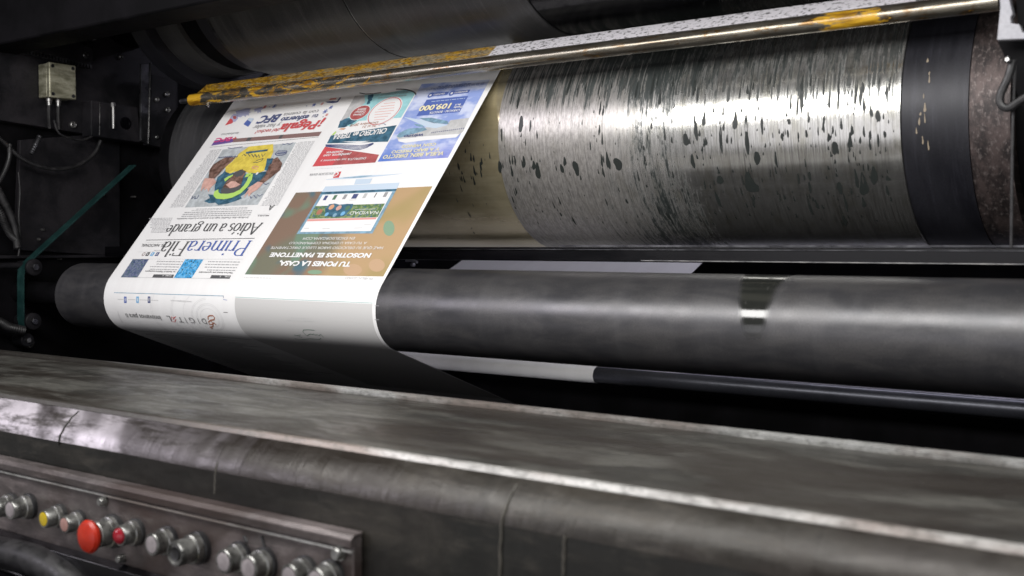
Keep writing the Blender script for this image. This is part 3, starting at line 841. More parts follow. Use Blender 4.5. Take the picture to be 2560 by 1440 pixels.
for (u, v, r_) in ((263, 1252, .0045), (852, 1382, .0055), (309, 1395, .0040)):
    q = pp(u, v)
    b = MB(); b.lathe([(0, r_*1.2), (.002, r_*1.2), (.002, r_), (.006, r_), (.0075, r_*.8), (.0077, .0004)], (q[0], YP, q[2]), (0, -1, 0), M['bezel'], 16); b.build('screw', t)

ANG = (0, -1, 0)
def button(u, v, r, L, face, label=None, style='flat'):
    """u,v = centre of the front face"""
    r *= 1.22; L *= 1.75; yf = YP-L; q = pp(u, v, yf)
    hold = bpy.data.objects.new('push_button', None); hold.empty_display_size = .01
    O = (q[0], YP, q[2])
    b = MB(); b.lathe([(0, r*1.18), (L*.42, r*1.18), (L*.45, r*1.1), (L*.45, r), (L*.95, r), (L, r*.93), (L, r*.80), (L-.0012, r*.78), (L-.0012, .0004)], O, ANG, M['bezel'], 32)
    o = b.build('push_button', t)
    if label:
        o['label'] = label
    b = MB(); b.lathe([(0, r*1.32), (L*.18, r*1.32), (L*.20, r*1.25)], O, ANG, M['darkplastic'], 32); b.build('collar', o)
    if style == 'flat':
        b = MB(); b.lathe([(L-.0011, r*.76), (L+.0002, r*.74), (L+.0006, r*.6), (L+.0006, .0004)], O, ANG, face, 28); b.build('cap', o)
    elif style == 'mush':
        b = MB(); b.lathe([(L-.001, r*.6), (L+.004, r*.6), (L+.0045, r*1.22), (L+.0075, r*1.28), (L+.0105, r*1.12), (L+.0125, r*.7), (L+.0132, .0004)], O, ANG, face, 36); b.build('cap', o)
    elif style == 'key':
        b = MB(); b.lathe([(L-.001, r*.55), (L+.0002, r*.55), (L-.0008, r*.4), (L-.0008, .0004)], O, ANG, M['darkplastic'], 28); b.build('key_slot', o)
    elif style == 'dome':
        b = MB(); b.lathe([(L-.001, r*.78), (L+.0015, r*.74), (L+.0035, r*.55), (L+.0045, r*.25), (L+.0047, .0004)], O, ANG, face, 28); b.build('cap', o)
    bpy.data.objects.remove(hold)
    return o


button(-16, 1272, .0088, .013, M['whitelens'], 'grey push button cut by the left picture edge')
button(24, 1275, .0088, .014, M['whitelens'], 'dusty grey push button, second from the left')
button(108, 1298, .0080, .012, M['yellowlens'], 'yellow capped push button')
button(160, 1312, .0076, .011, M['pinklens'], 'faded pink push button beside the yellow one')
button(238, 1338, .0108, .013, M['mred'], 'large orange red mushroom push button', 'mush')
button(298, 1340, .0085, .012, M['redlens'], 'dark red domed button right of the mushroom button', 'dome')
button(378, 1362, .0090, .012, M['whitelens'], 'pale grey push button left of the key switch')
button(436, 1385, .0098, .017, M['darkplastic'], 'deep metal collar of the key switch', 'key')
button(558, 1405, .0092, .012, M['whitelens'], 'grey push button right of the key switch')
button(620, 1422, .0094, .012, M['whitelens'], 'grey push button beside the dark smear')
button(722, 1442, .0088, .012, M['whitelens'], 'push button cut by the lower picture edge')
button(788, 1452, .0088, .012, M['whitelens'], 'last push button at the right end of the panel')
for (u0, v0, u1, v1, w_) in ((612, 1340, 618, 1355, .0028), (655, 1340, 672, 1400, .0024)):
    a = pp(u0, v0); c = pp(u1, v1)
    b = MB(); b.tube([(a[0], YP-.0004, a[2]), (c[0], YP-.0004, c[2])], w_*.6, M['darkplastic'], 8); b.build('ink_smear', t)
# oily hose bundle under the panel
q = pp(60, 1420, .645)
t = thing('oily_hose', 'oily black hose lying below the control panel at bottom left', 'hose', q)
b = MB(); b.tube(spline([pp(u, v, .65) for u, v in ((-120, 1350), (0, 1378), (90, 1402), (160, 1440), (210, 1490), (260, 1560))], 16), .017, M['rubber'], 18); b.build('hose_body', t)
b = MB(); b.tube(spline([pp(u, v, .655) for u, v in ((-120, 1400), (20, 1425), (120, 1480), (200, 1540))], 16), .012, M['blackgloss'], 18); b.build('hose_branch', t)
t = thing('lower_shelf', 'black shelf under the control panel at the bottom left corner', 'shelf', (-1.2, .63, -.36))
b = MB(); b.box((-1.9, .60, -.40), (-.75, .6735, -.36), M['blackgloss']); b.build('shelf_plate', t, bevel=.003)

# ------------------------------------------------------------------ left wall fittings
def quadslab(pts, X, th, m, name, parent, bevel=.001):
    """slab with its outline measured on the plane x = X, going back th metres"""
    P_ = [on_x(u, v, X) for u, v in pts]; n_ = len(P_)
    bb_ = MB(); bb_.add(P_+[(p[0]-th, p[1], p[2]) for p in P_], [list(range(n_)), [n_+i for i in range(n_)][::-1]]+[[i, n_+i, n_+(i+1) % n_, (i+1) % n_] for i in range(n_)], m)
    return bb_.build(name, parent, smooth=0, bevel=bevel)


XF = XW+.031
def rect_wall(u0, v0, u1, v1, X):
    a = on_x(u0, v0, X); c = on_x(u1, v1, X); return a[1], c[1], c[2], a[2]


t = thing('junction_box', 'grimy cast aluminium junction box bolted on the black wall', 'junction box', on_x(150, 200, XF))
y0, y1, _, _ = rect_wall(124, 157, 190, 250, XF+.042)
zt_ = on_x(124, 156, XF+.042)[2]; zb_ = on_x(124, 241, XF+.042)[2]
b = MB(); b.box((XF, y0, zb_), (XF+.030, y1, zt_), M['boxmetal']); b.build('box_body', t, bevel=.002)
b = MB(); b.box((XF+.0305, y0-.001, zb_-.001), (XF+.042, y1+.001, zt_+.001), M['boxmetal']); lid = b.build('lid', t, bevel=.002)
for (yy, zz) in ((y0+.006, zt_-.006), (y1-.006, zt_-.006), (y0+.006, zb_+.006), (y1-.006, zb_+.006)):
    b = MB(); b.lathe([(-.002, .0035), (.0012, .0035), (.0012, .002), (.0002, .0018), (.0002, .0003)], (XF+.042, yy, zz), (1, 0, 0), M['darksteel'], 12); b.build('screw', lid)
for k, yy in enumerate((y0+.012, y0+.032)):
    b = MB(); b.lathe([(0, .006), (.006, .006), (.006, .0045), (.014, .0045)], (XF+.018, yy, zb_-.0005), (0, 0, -1), M['steel'], 14); g = b.build('cable_gland', t)
    b = MB(); b.tube(spline([(XF+.018, yy, zb_-.014), (XF+.016, yy, zb_-.03), (XF+.012, yy+.004, zb_-.06)]), .0038, M['rubber'], 8); b.build('cable', g)

t = thing('toothed_rack', 'black toothed rack bar above the junction box', 'rack', on_x(100, 110, XF))
quadslab([(-60, 42), (200, 105), (232, 122), (236, 150), (225, 163), (-60, 92)], XF+.02, .0195, M['frame'], 'rack_bar', t, .002)
A = on_x(-40, 99, XF+.02); B = on_x(228, 163, XF+.02)
for k in range(34):
    p = Vector(A).lerp(Vector(B), k/33)
    b = MB(); b.prism_x([(p.y-.0028, p.z+.001), (p.y-.0012, p.z-.007), (p.y+.0012, p.z-.007), (p.y+.0028, p.z+.001)], XF+.002, XF+.0195, M['darksteel']); b.build('tooth', t, smooth=0)
t = thing('pipe_manifold', 'dark manifold block with small pipe stubs at the top left corner', 'manifold', on_x(100, 30, XF))
quadslab([(112, -60), (112, 68), (150, 76), (190, 62), (190, -60)], XF+.05, .049, M['frame'], 'block', t)
quadslab([(196, 10), (196, 60), (245, 72), (245, -10)], XF+.03, .029, M['frame'], 'block', t)
for (u, v, L) in ((100, 22, .03), (100, 48, .022), (170, 25, .018), (160, 70, .014), (240, 34, .012)):
    q = on_x(u, v, XF+.045)
    b = MB(); b.lathe([(-.02, .005), (-.004, .005), (-.004, .007), (.002, .007), (.002, .004), (.010, .004)], q, (0, -1, 0), M['steel'], 14); b.build('pipe_stub', t)
q = on_x(215, 138, XF+.022)
b = MB(); b.lathe([(0, .007), (.002, .006), (.002, .0004)], q, (1, 0, 0), M['steel'], 16); b.build('plug', t)

for (u0, v0, v1) in ((112, -20, 66), (197, 32, 58)):
    a = on_x(u0, v0, XF+.0515 if u0 == 112 else XF+.0315); c = on_x(u0, v1, XF+.0515 if u0 == 112 else XF+.0315)
    b = MB(); b.tube([a, c], .0009, M['steel'], 6); b.build('worn_edge', t)
for (u, v) in ((132, 66), (162, 74), (208, 60), (232, 8), (262, 20), (284, 8), (300, 22), (236, 96), (140, 40)):
    q = on_x(u, v, XF+.032); b = MB(); b.lathe([(-.03, .0045), (.004, .0045), (.005, .003), (.005, .0004)], q, (1, -.3, 0), M['darksteel'], 10); b.build('nut', t)
t = thing('mounting_block', 'black block with a round bore beside the upright steel strip', 'block', on_x(290, 300, XF))
quadslab([(228, 250), (345, 268), (352, 356), (228, 340)], XF+.035, .034, M['frame'], 'block_body', t, .002)
q = on_x(314, 308, XF+.036); b = MB(); b.lathe([(-.002, .013), (.001, .013), (.001, .010), (-.001, .010), (-.001, .0004)], q, (1, 0, 0), M['blackgloss'], 24); b.build('bore', t)
a = on_x(250, 256, XF+.036); c = on_x(249, 338, XF+.036); b = MB(); b.tube([a, c], .0009, M['steel'], 6); b.build('worn_edge', t)
q = on_x(283, 262, XF+.04); b = MB(); b.lathe([(0, .0035), (.045, .0035)], (q[0], q[1], q[2]-.004), (0, 0, -1), M['steel'], 12); b.lathe([(-.004, .005), (.004, .005)], (q[0], q[1], q[2]), (0, 0, -1), M['steel'], 6); b.build('stud', t)

t = thing('corner_bracket', 'upright grey steel angle strip with bolts left of the upper cylinder', 'bracket', on_x(365, 250, XF))
quadslab([(353, 159), (377, 157), (371, 360), (352, 352)], XF+.05, .006, M['darksteel'], 'strip', t, .0008)
quadslab([(378, 185), (440, 200), (440, 375), (372, 362)], XF+.048, .02, M['frame'], 'flange_plate', t, .001)
a = on_x(377, 157, XF+.0515); c = on_x(371, 360, XF+.0515)
b = MB(); b.tube([a, c], .0012, M['chrome'], 8); b.build('bright_edge', t)
for (u, v, r_) in ((391, 249, .005), (416, 236, .006), (418, 275, .006), (390, 343, .004), (412, 345, .005)):
    q = on_x(u, v, XF+.0485); b = MB(); b.lathe([(0, r_), (.004, r_), (.005, r_*.8), (.002, r_*.5), (.002, .0004)], q, (1, 0, 0), M['steel'], 14); b.build('bolt', t)

# green belt on two pulleys
XBT = -2.09
t = thing('belt_drive', 'dark green flat belt running over two bolted pulleys at far left', 'belt drive', on_x(70, 740, XBT))
pts = [on_x(338, 412, XBT), on_x(72, 655, XBT), on_x(60, 668, XBT), on_x(58, 690, XBT), on_x(58, 800, XBT), on_x(62, 815, XBT)]
b = MB(); vs = []; wv = .022
dirs = []
for i, p in enumerate(pts):
    vs += [p, (p[0]-wv, p[1], p[2])]
b2 = []
for p in pts:
    b2 += [(p[0], p[1]+.0025, p[2]-.0015), (p[0]-wv, p[1]+.0025, p[2]-.0015)]
n = len(pts)
fs = [[2*i, 2*i+1, 2*i+3, 2*i+2] for i in range(n-1)]+[[2*n+2*i, 2*n+2*i+2, 2*n+2*i+3, 2*n+2*i+1] for i in range(n-1)]+[[2*i, 2*i+2, 2*n+2*i+2, 2*n+2*i] for i in range(n-1)]+[[2*i+1, 2*n+2*i+1, 2*n+2*i+3, 2*i+3] for i in range(n-1)]
b.add(vs+b2, fs, M['belt']); b.build('belt', t)
for (u, v) in ((82, 668), (80, 803)):
    q = on_x(u, v, XBT+.004)
    b = MB(); b.lathe([(-.045, .013), (-.034, .013), (-.034, .011), (-.001, .011), (0, .0165), (.006, .0165), (.007, .015), (.007, .0004)], q, (1, 0, 0), M['frame'], 28); pu = b.build('pulley', t)
    b = MB(); b.lathe([(.0072, .007), (.012, .007), (.013, .006), (.013, .0004)], q, (1, 0, 0), M['darksteel'], 6); b.build('bolt', pu)
q = on_x(20, 664, XBT-.02); b = MB(); b.tube([(q[0], q[1]-.03, q[2]), (q[0], q[1]+.03, q[2])], .006, M['frame'], 12); b.build('tension_arm', t)

# hoses
M['dimrub'] = grimy('dusty_cable', (.012, .012, .013), (.035, .033, .035), .4, .6, 0, scale=60)
for name, lab, pts, r_, rb in (
    ('rubber_hose', 'smooth black hose hanging in a long sagging curve on the left wall', [(-30, 320), (15, 360), (60, 400), (130, 422), (190, 415), (235, 385), (252, 352)], .0042, 0),
    ('rubber_hose', 'black hose curving down at the left picture edge below the sagging hose', [(24, 360), (22, 400), (0, 450), (-30, 480)], .0048, 0),
    ('thin_cable', 'thin black cable running down beside the cover plate edge', [(46, 430), (50, 480), (47, 540), (50, 600), (46, 640)], .0020, 0),
    ('thin_cable', 'thin cable hanging in a shallow arc above the junction box', [(150, 60), (200, 90), (260, 80), (310, 30)], .0022, 0),
    ('thin_cable', 'thin black cable sagging below the junction box glands', [(135, 300), (150, 335), (200, 350), (232, 340)], .0022, 0),
    ('braided_hose', 'thick black braided hose at the left edge behind the corrugated hose', [(-30, 430), (8, 500), (34, 560), (44, 620)], .0070, .12),
    ('corrugated_hose', 'black corrugated hose curving at the left edge above the belt', [(-30, 490), (0, 530), (12, 560), (25, 585), (45, 603)], .0062, .22),
    ('corrugated_hose', 'black corrugated hose at lower left beside the lower pulley', [(-30, 795), (0, 805), (25, 818), (60, 826)], .0075, .22)):
    P_ = spline([on_x(u, v, XW+.06) for u, v in pts], 14 if rb else 10)
    t = thing(name, lab, 'hose', P_[0]); b = MB(); b.tube(P_, r_, M['rubber'] if r_ < .005 else M['dimrub'], 12, rb); b.build('hose_body', t)
P_ = spline([on_x(u, v, XW+.05) for u, v in ((100, 340), (88, 365), (78, 385))], 8)
t = thing('steel_fitting', 'short shiny hose fitting above the sagging hose', 'fitting', P_[0]); b = MB(); b.tube(P_, .005, M['darksteel'], 10, .2); b.build('fitting_body', t)
q = on_x(66, 850, XW+.04)
t = thing('clamp_bracket', 'small dark clamp with a bolt below the lower pulley', 'clamp', q)
b = MB(); b.lathe([(-.03, .014), (.004, .014), (.006, .012), (.006, .0004)], q, (1, 0, 0), M['frame'], 18); b.build('clamp_body', t)
q2 = (q[0]+.0062, q[1], q[2]); b = MB(); b.lathe([(0, .005), (.004, .005), (.004, .0004)], q2, (1, 0, 0), M['steel'], 6); b.build('bolt', t)

# ------------------------------------------------------------------ the newspaper web
newspaper = thing('newspaper_web', 'printed newspaper sheet running over the grey guide roller, pages upside down', 'newspaper', (-1.43, 1.16, -.1))
b = MB(); vs = []; uv = []; nx = 12
for i, (y, z) in enumerate(PATH):
    for k in range(nx+1):
        u = XL+(XR-XL)*k/nx; vs.append((u, y, z)); uv.append((u, SACC[i]))
b.add(vs, [[i*(nx+1)+k, i*(nx+1)+k+1, (i+1)*(nx+1)+k+1, (i+1)*(nx+1)+k] for i in range(len(PATH)-1) for k in range(nx)], M['paper'], uv)
b.build('paper_sheet', newspaper)

HL = .00012


def lift(mb, pts_us, faces, m, layer):
    mb.add([web(u, s, HL*layer) for u, s in pts_us], faces, m, [(u, s) for u, s in pts_us])


def quad(mb, P4, m, layer=1, n=None):
    """four pixel corners in order -> patch on the sheet"""
    q = [page(*p) if not isinstance(p[0], str) else p[1] for p in P4]
    patch(mb, q, m, layer, n)


def patch(mb, q, m, layer=1, n=None):
    ds = max(abs(q[0][1]-q[3][1]), abs(q[1][1]-q[2][1])); n = n or max(1, int(ds/.003)+1)
    pts = []
    for i in range(n+1):
        k = i/n
        a = (q[0][0]+(q[3][0]-q[0][0])*k, q[0][1]+(q[3][1]-q[0][1])*k); c = (q[1][0]+(q[2][0]-q[1][0])*k, q[1][1]+(q[2][1]-q[1][1])*k)
        pts += [a, c]
    lift(mb, pts, [[2*i, 2*i+1, 2*i+3, 2*i+2] for i in range(n)], m, layer)


def poly(mb, px, m, layer=2):
    """outline in photo pixels, filled as one face triangulated from ear clipping"""
    from mathutils.geometry import tessellate_polygon
    q = [page(*p) for p in px]
    tr_ = tessellate_polygon([[Vector((a, b_, 0)) for a, b_ in q]])
    lift(mb, q, [list(t_) for t_ in tr_], m, layer)


def ribbon(mb, pts, w, m, layer=2, us=False):
    """line of constant width; pts in pixels unless us"""
    q = [Vector(p) if us else Vector(page(*p)) for p in pts]; vs_ = []
    for i, p in enumerate(q):
        d = (q[min(i+1, len(q)-1)]-q[max(i-1, 0)]);
        d = d.normalized() if d.length > 0 else Vector((1, 0))
        ww = w[i] if isinstance(w, (list, tuple)) else w
        nn = Vector((-d.y, d.x))*ww/2; vs_ += [tuple(p+nn), tuple(p-nn)]
    lift(mb, vs_, [[2*i, 2*i+1, 2*i+3, 2*i+2] for i in range(len(q)-1)], m, layer)


def seg_ribbon(mb, a, c, w, m, layer=2, n=12):
    qa, qc = Vector(page(*a)), Vector(page(*c)); ribbon(mb, [tuple(qa.lerp(qc, i/n)) for i in range(n+1)], w, m, layer, True)


def disc(mb, c, r, m, layer=2, ring=None, a0=0, a1=360, us=False, sq=1.0):
    cu, cs = c if us else page(*c); n = 36
    if ring:
        pts = []
        for k in range(n+1):
            a = radians(a0+(a1-a0)*k/n); pts += [(cu+r*cos(a), cs+r*sq*sin(a)), (cu+(r-ring)*cos(a), cs+(r-ring)*sq*sin(a))]
        lift(mb, pts, [[2*i, 2*i+1, 2*i+3, 2*i+2] for i in range(n)], m, layer)
    else:
        pts = [(cu, cs)]+[(cu+r*cos(2*pi*k/n), cs+r*sq*sin(2*pi*k/n)) for k in range(n)]
        lift(mb, pts, [[0, 1+k, 1+(k+1) % n] for k in range(n)], m, layer)


def text_mesh(body, bold=0.0, shear=0.0, res=3):
    cu = bpy.data.curves.new('txt', 'FONT'); cu.body = body; cu.resolution_u = res; cu.offset = bold; cu.shear = shear
    o = bpy.data.objects.new('txt', cu); COL.objects.link(o)
    dg = bpy.context.evaluated_depsgraph_get(); me = o.evaluated_get(dg).to_mesh()
    vs_ = [tuple(v.co)[:2] for v in me.vertices]; fs_ = [list(p.vertices) for p in me.polygons]
    o.evaluated_get(dg).to_mesh_clear(); bpy.data.objects.remove(o); bpy.data.curves.remove(cu)
    return vs_, fs_


CAP = .70      # cap height of the built-in face


def text(mb, body, p0, p1, ptop, m, bold=0.0, shear=0.0, layer=9, dy=0.0, src=None):
    """baseline from p0 (screen right) to p1 (screen left); ptop lies on the cap line"""
    a, c, tp = page(*p0), page(*p1), page(*ptop)
    vs_, fs_ = src if src else text_mesh(body, bold, shear)
    if not vs_:
        return
    x0_ = min(v[0] for v in vs_); x1_ = max(v[0] for v in vs_)
    kx = (a[0]-c[0])/(x1_-x0_); H = ((a[1]+c[1])/2-tp[1])
    # cap line measured relative to the (possibly sloping) baseline at the same u
    f = (a[0]-tp[0])/(a[0]-c[0]) if a[0] != c[0] else 0
    H = a[1]+(c[1]-a[1])*f-tp[1]; ky = H/CAP; out = []
    for x, y in vs_:
        u = a[0]-(x-x0_)*kx; g = (x-x0_)/(x1_-x0_); s = a[1]+(c[1]-a[1])*g*dy-(1-dy)*0-y*ky
        out.append((u, s))
    lift(mb, out, fs_, m, layer)


# --- thick and thin serif letters drawn with a broad nib
def nib(pts, thin, thick):
    vs_ = []; n_ = len(pts)
    for i in range(n_):
        a = Vector(pts[max(i-1, 0)]); c = Vector(pts[min(i+1, n_-1)]); d = (c-a).normalized()
        w_ = thin+(thick-thin)*abs(d.y)**1.5; nn = Vector((-d.y, d.x))*w_/2; p = Vector(pts[i]); vs_ += [tuple(p+nn), tuple(p-nn)]
    return vs_, [[2*i, 2*i+1, 2*i+3, 2*i+2] for i in range(n_-1)]


def ell(cx, cy, rx, ry, a0, a1, n=14):
    return [(cx+rx*cos(radians(a0+(a1-a0)*k/n)), cy+ry*sin(radians(a0+(a1-a0)*k/n))) for k in range(n+1)]


def sf(x, y, w=.07): return [(x-w, y), (x+w, y)]


XH = .46
GL = {
    'n': (.44, [[(.08, 0), (.08, XH)], ell(.21, .31, .13, .14, 180, 0)+[(.34, 0)], sf(.08, 0), sf(.34, 0), [(.01, XH-.03), (.08, XH)]]),
    'm': (.68, [[(.08, 0), (.08, XH)], ell(.20, .31, .12, .14, 180, 0)+[(.32, 0)], ell(.45, .31, .13, .14, 180, 0)+[(.58, 0)], sf(.08, 0), sf(.32, 0), sf(.58, 0), [(.01, XH-.03), (.08, XH)]]),
    'r': (.33, [[(.08, 0), (.08, XH)], ell(.20, .33, .12, .12, 180, 45), sf(.08, 0), [(.01, XH-.03), (.08, XH)]]),
    'i': (.20, [[(.09, 0), (.09, XH)], sf(.09, 0), [(.02, XH-.03), (.09, XH)], [(.09, .60), (.09, .67)]]),
    'l': (.20, [[(.09, 0), (.09, .74)], sf(.09, 0), [(.02, .71), (.09, .74)]]),
    'e': (.40, [[(.06, .26), (.34, .26)]+ell(.20, .26, .14, .20, 0, 310, 20)]),
    'a': (.40, [ell(.19, .34, .11, .12, 160, 0)+[(.30, .06), (.34, .01), (.39, .03)], [(.30, .27)]+ell(.18, .13, .13, .13, 80, 330)]),
    'd': (.46, [[(.35, .74), (.35, .0)], ell(.20, .23, .15, .23, 40, 320, 20), [(.28, .71), (.35, .74)], [(.35, 0), (.42, .01)]]),
    'o': (.44, [ell(.22, .23, .16, .23, 0, 360, 24)]),
    's': (.34, [ell(.16, .345, .095, .11, 30, 250)+ell(.17, .12, .115, .115, 75, -150)]),
    'u': (.46, [[(.08, XH), (.08, .15)]+ell(.21, .14, .13, .14, 180, 350), [(.35, XH), (.35, 0), (.42, .01)], [(.01, XH), (.08, XH)]]),
    'g': (.42, [ell(.19, .31, .12, .14, 0, 360, 20), ell(.20, -.06, .16, .10, 0, 360, 20), [(.12, .20), (.09, .12), (.16, .05), (.30, .03)], [(.28, .42), (.38, .47)]]),
    'A': (.66, [[(.05, 0), (.32, .70)], [(.32, .70), (.60, 0)], [(.16, .25), (.50, .25)], sf(.06, 0), sf(.59, 0, .08)]),
    'P': (.56, [[(.12, 0), (.12, .70)], [(.03, .68), (.25, .68)]+ell(.28, .52, .20, .17, 90, -90)+[(.12, .35)], sf(.12, 0, .09)]),
    'F': (.52, [[(.12, 0), (.12, .70)], [(.03, .68), (.48, .68), (.48, .56)], [(.12, .37), (.36, .37)], sf(.12, 0, .09)]),
    ' ': (.22, []),
}
GL['ó'] = (.44, GL['o'][1]+[[(.20, .55), (.29, .68)]])


def serif(body, thin=.022, thick=.075):
    V, Fc = [], []; x = 0
    for ch in body:
        adv, st = GL[ch]
        for s_ in st:
            v_, f_ = nib(s_, thin, thick); k = len(V); V += [(p[0]+x, p[1]) for p in v_]; Fc += [[k+i for i in f] for f in f_]
        x += adv
    return V, Fc


def greek(mb, TL, TR, BR, BL, lines, m, seed=1, fill=.55, layer=2, ragged=.15):
    """body text far too small to read: word-sized dashes, rows between two pixel edges"""
    rnd = random.Random(seed); a, b_, c, d = page(*TL), page(*TR), page(*BR), page(*BL)
    pts = []; fs_ = []
    for i in range(lines):
        k = (i+.5)/lines
        ul = a[0]+(d[0]-a[0])*k; ur = b_[0]+(c[0]-b_[0])*k; s = (a[1]+b_[1])/2+((c[1]+d[1])/2-(a[1]+b_[1])/2)*k
        h = abs((a[1]-d[1])/lines)*fill/2
        u = ur; end = ul+(rnd.random()*ragged*(ur-ul))
        while u > end:
            w_ = rnd.uniform(.0025, .0095); e_ = max(u-w_, end); q = len(pts)
            pts += [(u, s-h), (e_, s-h), (e_, s+h), (u, s+h)]; fs_.append([q, q+1, q+2, q+3]); u = e_-.0016
    lift(mb, pts, fs_, m, layer)


def z3(*p): return [(420+x/3.79, 180+y/3.79) for x, y in p]
def z4(*p): return [(760+x/4.966, 180+y/4.966) for x, y in p]
def z5(*p): return [(600+x/4.966, 430+y/4.966) for x, y in p]
def z6(*p): return [(260+x/4.5, 540+y/4.5) for x, y in p]
def z7(*p): return [(560+x/5.12, 680+y/5.12) for x, y in p]


# ---- bank advertisement at the top of the left page
b = MB()
text(b, "¡Pégala", (813, 301), (708, 310), (790, 323), M['red'], .028, .15)
text(b, "tu", (798, 286), (784, 287), (790, 297), M['navy'], .0, .15)
text(b, "esfuerzo", (775, 288), (707, 293), (770, 300), M['navy'], .022, .15)
text(b, "BFC", (706, 286), (652, 291), (694, 305), M['navy'], .03, .25)
text(b, "con la cuenta", (799, 275), (714, 281), (780, 285), M['grey'], .0, .15)
text(b, "y haz valer", (704, 308), (636, 315), (694, 319), M['grey'], .0, .15)
text(b, "del techo!", (702, 321), (643, 326), (690, 331), M['red'], .0, .15)
quad(b, z3((635, 632), (1458, 565), (1430, 608), (605, 668)), M['brown'], 2)
quad(b, z3((760, 622), (800, 619), (775, 652), (735, 656)), M['black'], 3)
quad(b, z3((1065, 598), (1100, 594), (1070, 632), (1045, 634)), M['black'], 3)
quad(b, z3((445, 648), (635, 632), (605, 668), (408, 700)), M['purple'], 2)
text(b, "BFC", z3((618, 618))[0], z3((458, 632))[0], z3((610, 655))[0], M['magenta'], .03, .1)
text(b, "+", z3((665, 612))[0], z3((628, 615))[0], z3((650, 650))[0], M['red'], .03, .1)
text(b, "BancoFondoComún", z3((675, 572))[0], z3((512, 586))[0], z3((670, 590))[0], M['grey'], .01, .1)
seg_ribbon(b, z3((1425, 617))[0], z3((395, 714))[0], .0008, M['black'])
def flake(c, r, m):
    cu, cs = page(*c)
    for k in range(4):
        a = pi*k/4; ribbon(b, [(cu-r*cos(a), cs-r*sin(a)), (cu+r*cos(a), cs+r*sin(a))], .0013, m, 3, True)
for (x, y, r_, m_) in ((1490, 375, .0062, 'blue'), (1545, 335, .005, 'blue'), (1385, 312, .005, 'blue'), (1010, 325, .0055, 'blue'), (1505, 407, .0038, 'salmon'), (1462, 302, .0038, 'salmon'), (918, 333, .0048, 'red'), (1470, 425, .0012, 'navy'), (1315, 322, .0012, 'blue'), (965, 330, .0012, 'blue'), (1100, 312, .001, 'salmon')):
    flake(z3((x, y))[0], r_, M[m_])
poly(b, z3((640, 372), (740, 345), (785, 345), (770, 380), (795, 375), (765, 395), (770, 415), (745, 408), (735, 428), (715, 412), (690, 430), (655, 425), (650, 400)), M['lav'])
poly(b, z3((820, 350), (890, 330), (905, 350), (880, 362), (885, 385), (865, 380), (850, 392), (845, 370), (820, 378)), M['lav'])
poly(b, z3((590, 430), (625, 395), (660, 405), (665, 440), (640, 470), (600, 478)), M['lav'])
poly(b, z3((540, 508), (590, 440), (612, 450), (618, 478), (600, 490)), M['red'], 3)
poly(b, z3((615, 420), (640, 415), (652, 432), (640, 450), (620, 445)), M['darkred'], 3)
poly(b, z3((715, 495), (765, 440), (812, 448), (760, 520)), M['blue'])
poly(b, z3((755, 455), (775, 435), (815, 442), (790, 478)), M['paleblue'], 3)
poly(b, z3((1490, 282), (1560, 275), (1600, 278), (1630, 240), (1640, 245), (1605, 290), (1560, 296), (1510, 293)), M['navy'])
poly(b, z3((1540, 250), (1600, 245), (1590, 262), (1520, 270)), M['salmon'])
b.build('bank_advertisement', newspaper, smooth=0)

# ---- sports photograph
b = MB()
quad(b, z3((520, 735), (1215, 668), (850, 1258), (160, 1285)), M['photogrey'], 2)
for pts, m_, l_ in (
    (((660, 735), (720, 712), (1000, 690), (1215, 668), (1080, 905), (1010, 790), (960, 880)), 'photogrey', 3),
    (((340, 1225), (400, 1195), (380, 1160), (440, 1165), (445, 1080), (470, 1000), (520, 960), (545, 930), (620, 955), (700, 960), (760, 965), (900, 948), (985, 935), (1030, 930), (960, 1000), (910, 1050), (820, 1080), (770, 1110), (745, 1145), (690, 1180), (700, 1200), (640, 1225), (560, 1250), (480, 1262), (450, 1240), (390, 1245)), 'teal', 4),
    (((770, 708), (998, 685), (1000, 760), (960, 850), (945, 880), (915, 935), (860, 960), (770, 960), (700, 935), (640, 945), (590, 965), (548, 948), (545, 905), (610, 850), (680, 770)), 'yellow', 5),
    (((940, 822), (1000, 820), (985, 870), (960, 905), (945, 940), (915, 930), (930, 880)), 'teal', 6),
    (((500, 835), (555, 808), (640, 812), (605, 850), (545, 905), (445, 1012), (385, 1012), (395, 930), (430, 880)), 'skin', 6),
    (((985, 835), (1040, 808), (1085, 868), (1065, 930), (1000, 985), (905, 1058), (865, 1042), (925, 975), (950, 905)), 'skin', 6),
    (((352, 1008), (440, 1012), (460, 1045), (425, 1080), (405, 1100), (385, 1142), (370, 1105), (345, 1125), (350, 1090), (312, 1135), (325, 1070)), 'skin2', 7),
    (((855, 1042), (905, 1052), (880, 1085), (845, 1120), (800, 1145), (765, 1185), (760, 1150), (720, 1200), (740, 1150), (770, 1110), (755, 1105)), 'skin2', 7),
    (((520, 1095), (555, 1045), (600, 1000), (640, 950), (705, 925), (742, 945), (715, 1000), (700, 1060), (660, 1090), (600, 1112), (560, 1108)), 'skin', 8),
    (((552, 1072), (600, 1040), (640, 1040), (690, 1070), (640, 1095), (590, 1105)), 'skin2', 9),
    (((620, 965), (690, 928), (735, 945), (705, 985), (650, 1000)), 'black', 9),
    (((500, 1130), (525, 1095), (590, 1108), (660, 1090), (700, 1070), (690, 1110), (640, 1145), (560, 1160), (510, 1155)), 'black', 9),
):
    poly(b, z3(*pts), M[m_], l_)
def arc_px(cx, cy, rx, ry, a0, a1, n=22, tilt=0):
    out = []
    for k in range(n+1):
        a = radians(a0+(a1-a0)*k/n); x, y = rx*cos(a), ry*sin(a); out.append((cx+x*cos(tilt)-y*sin(tilt), cy+x*sin(tilt)+y*cos(tilt)))
    return out
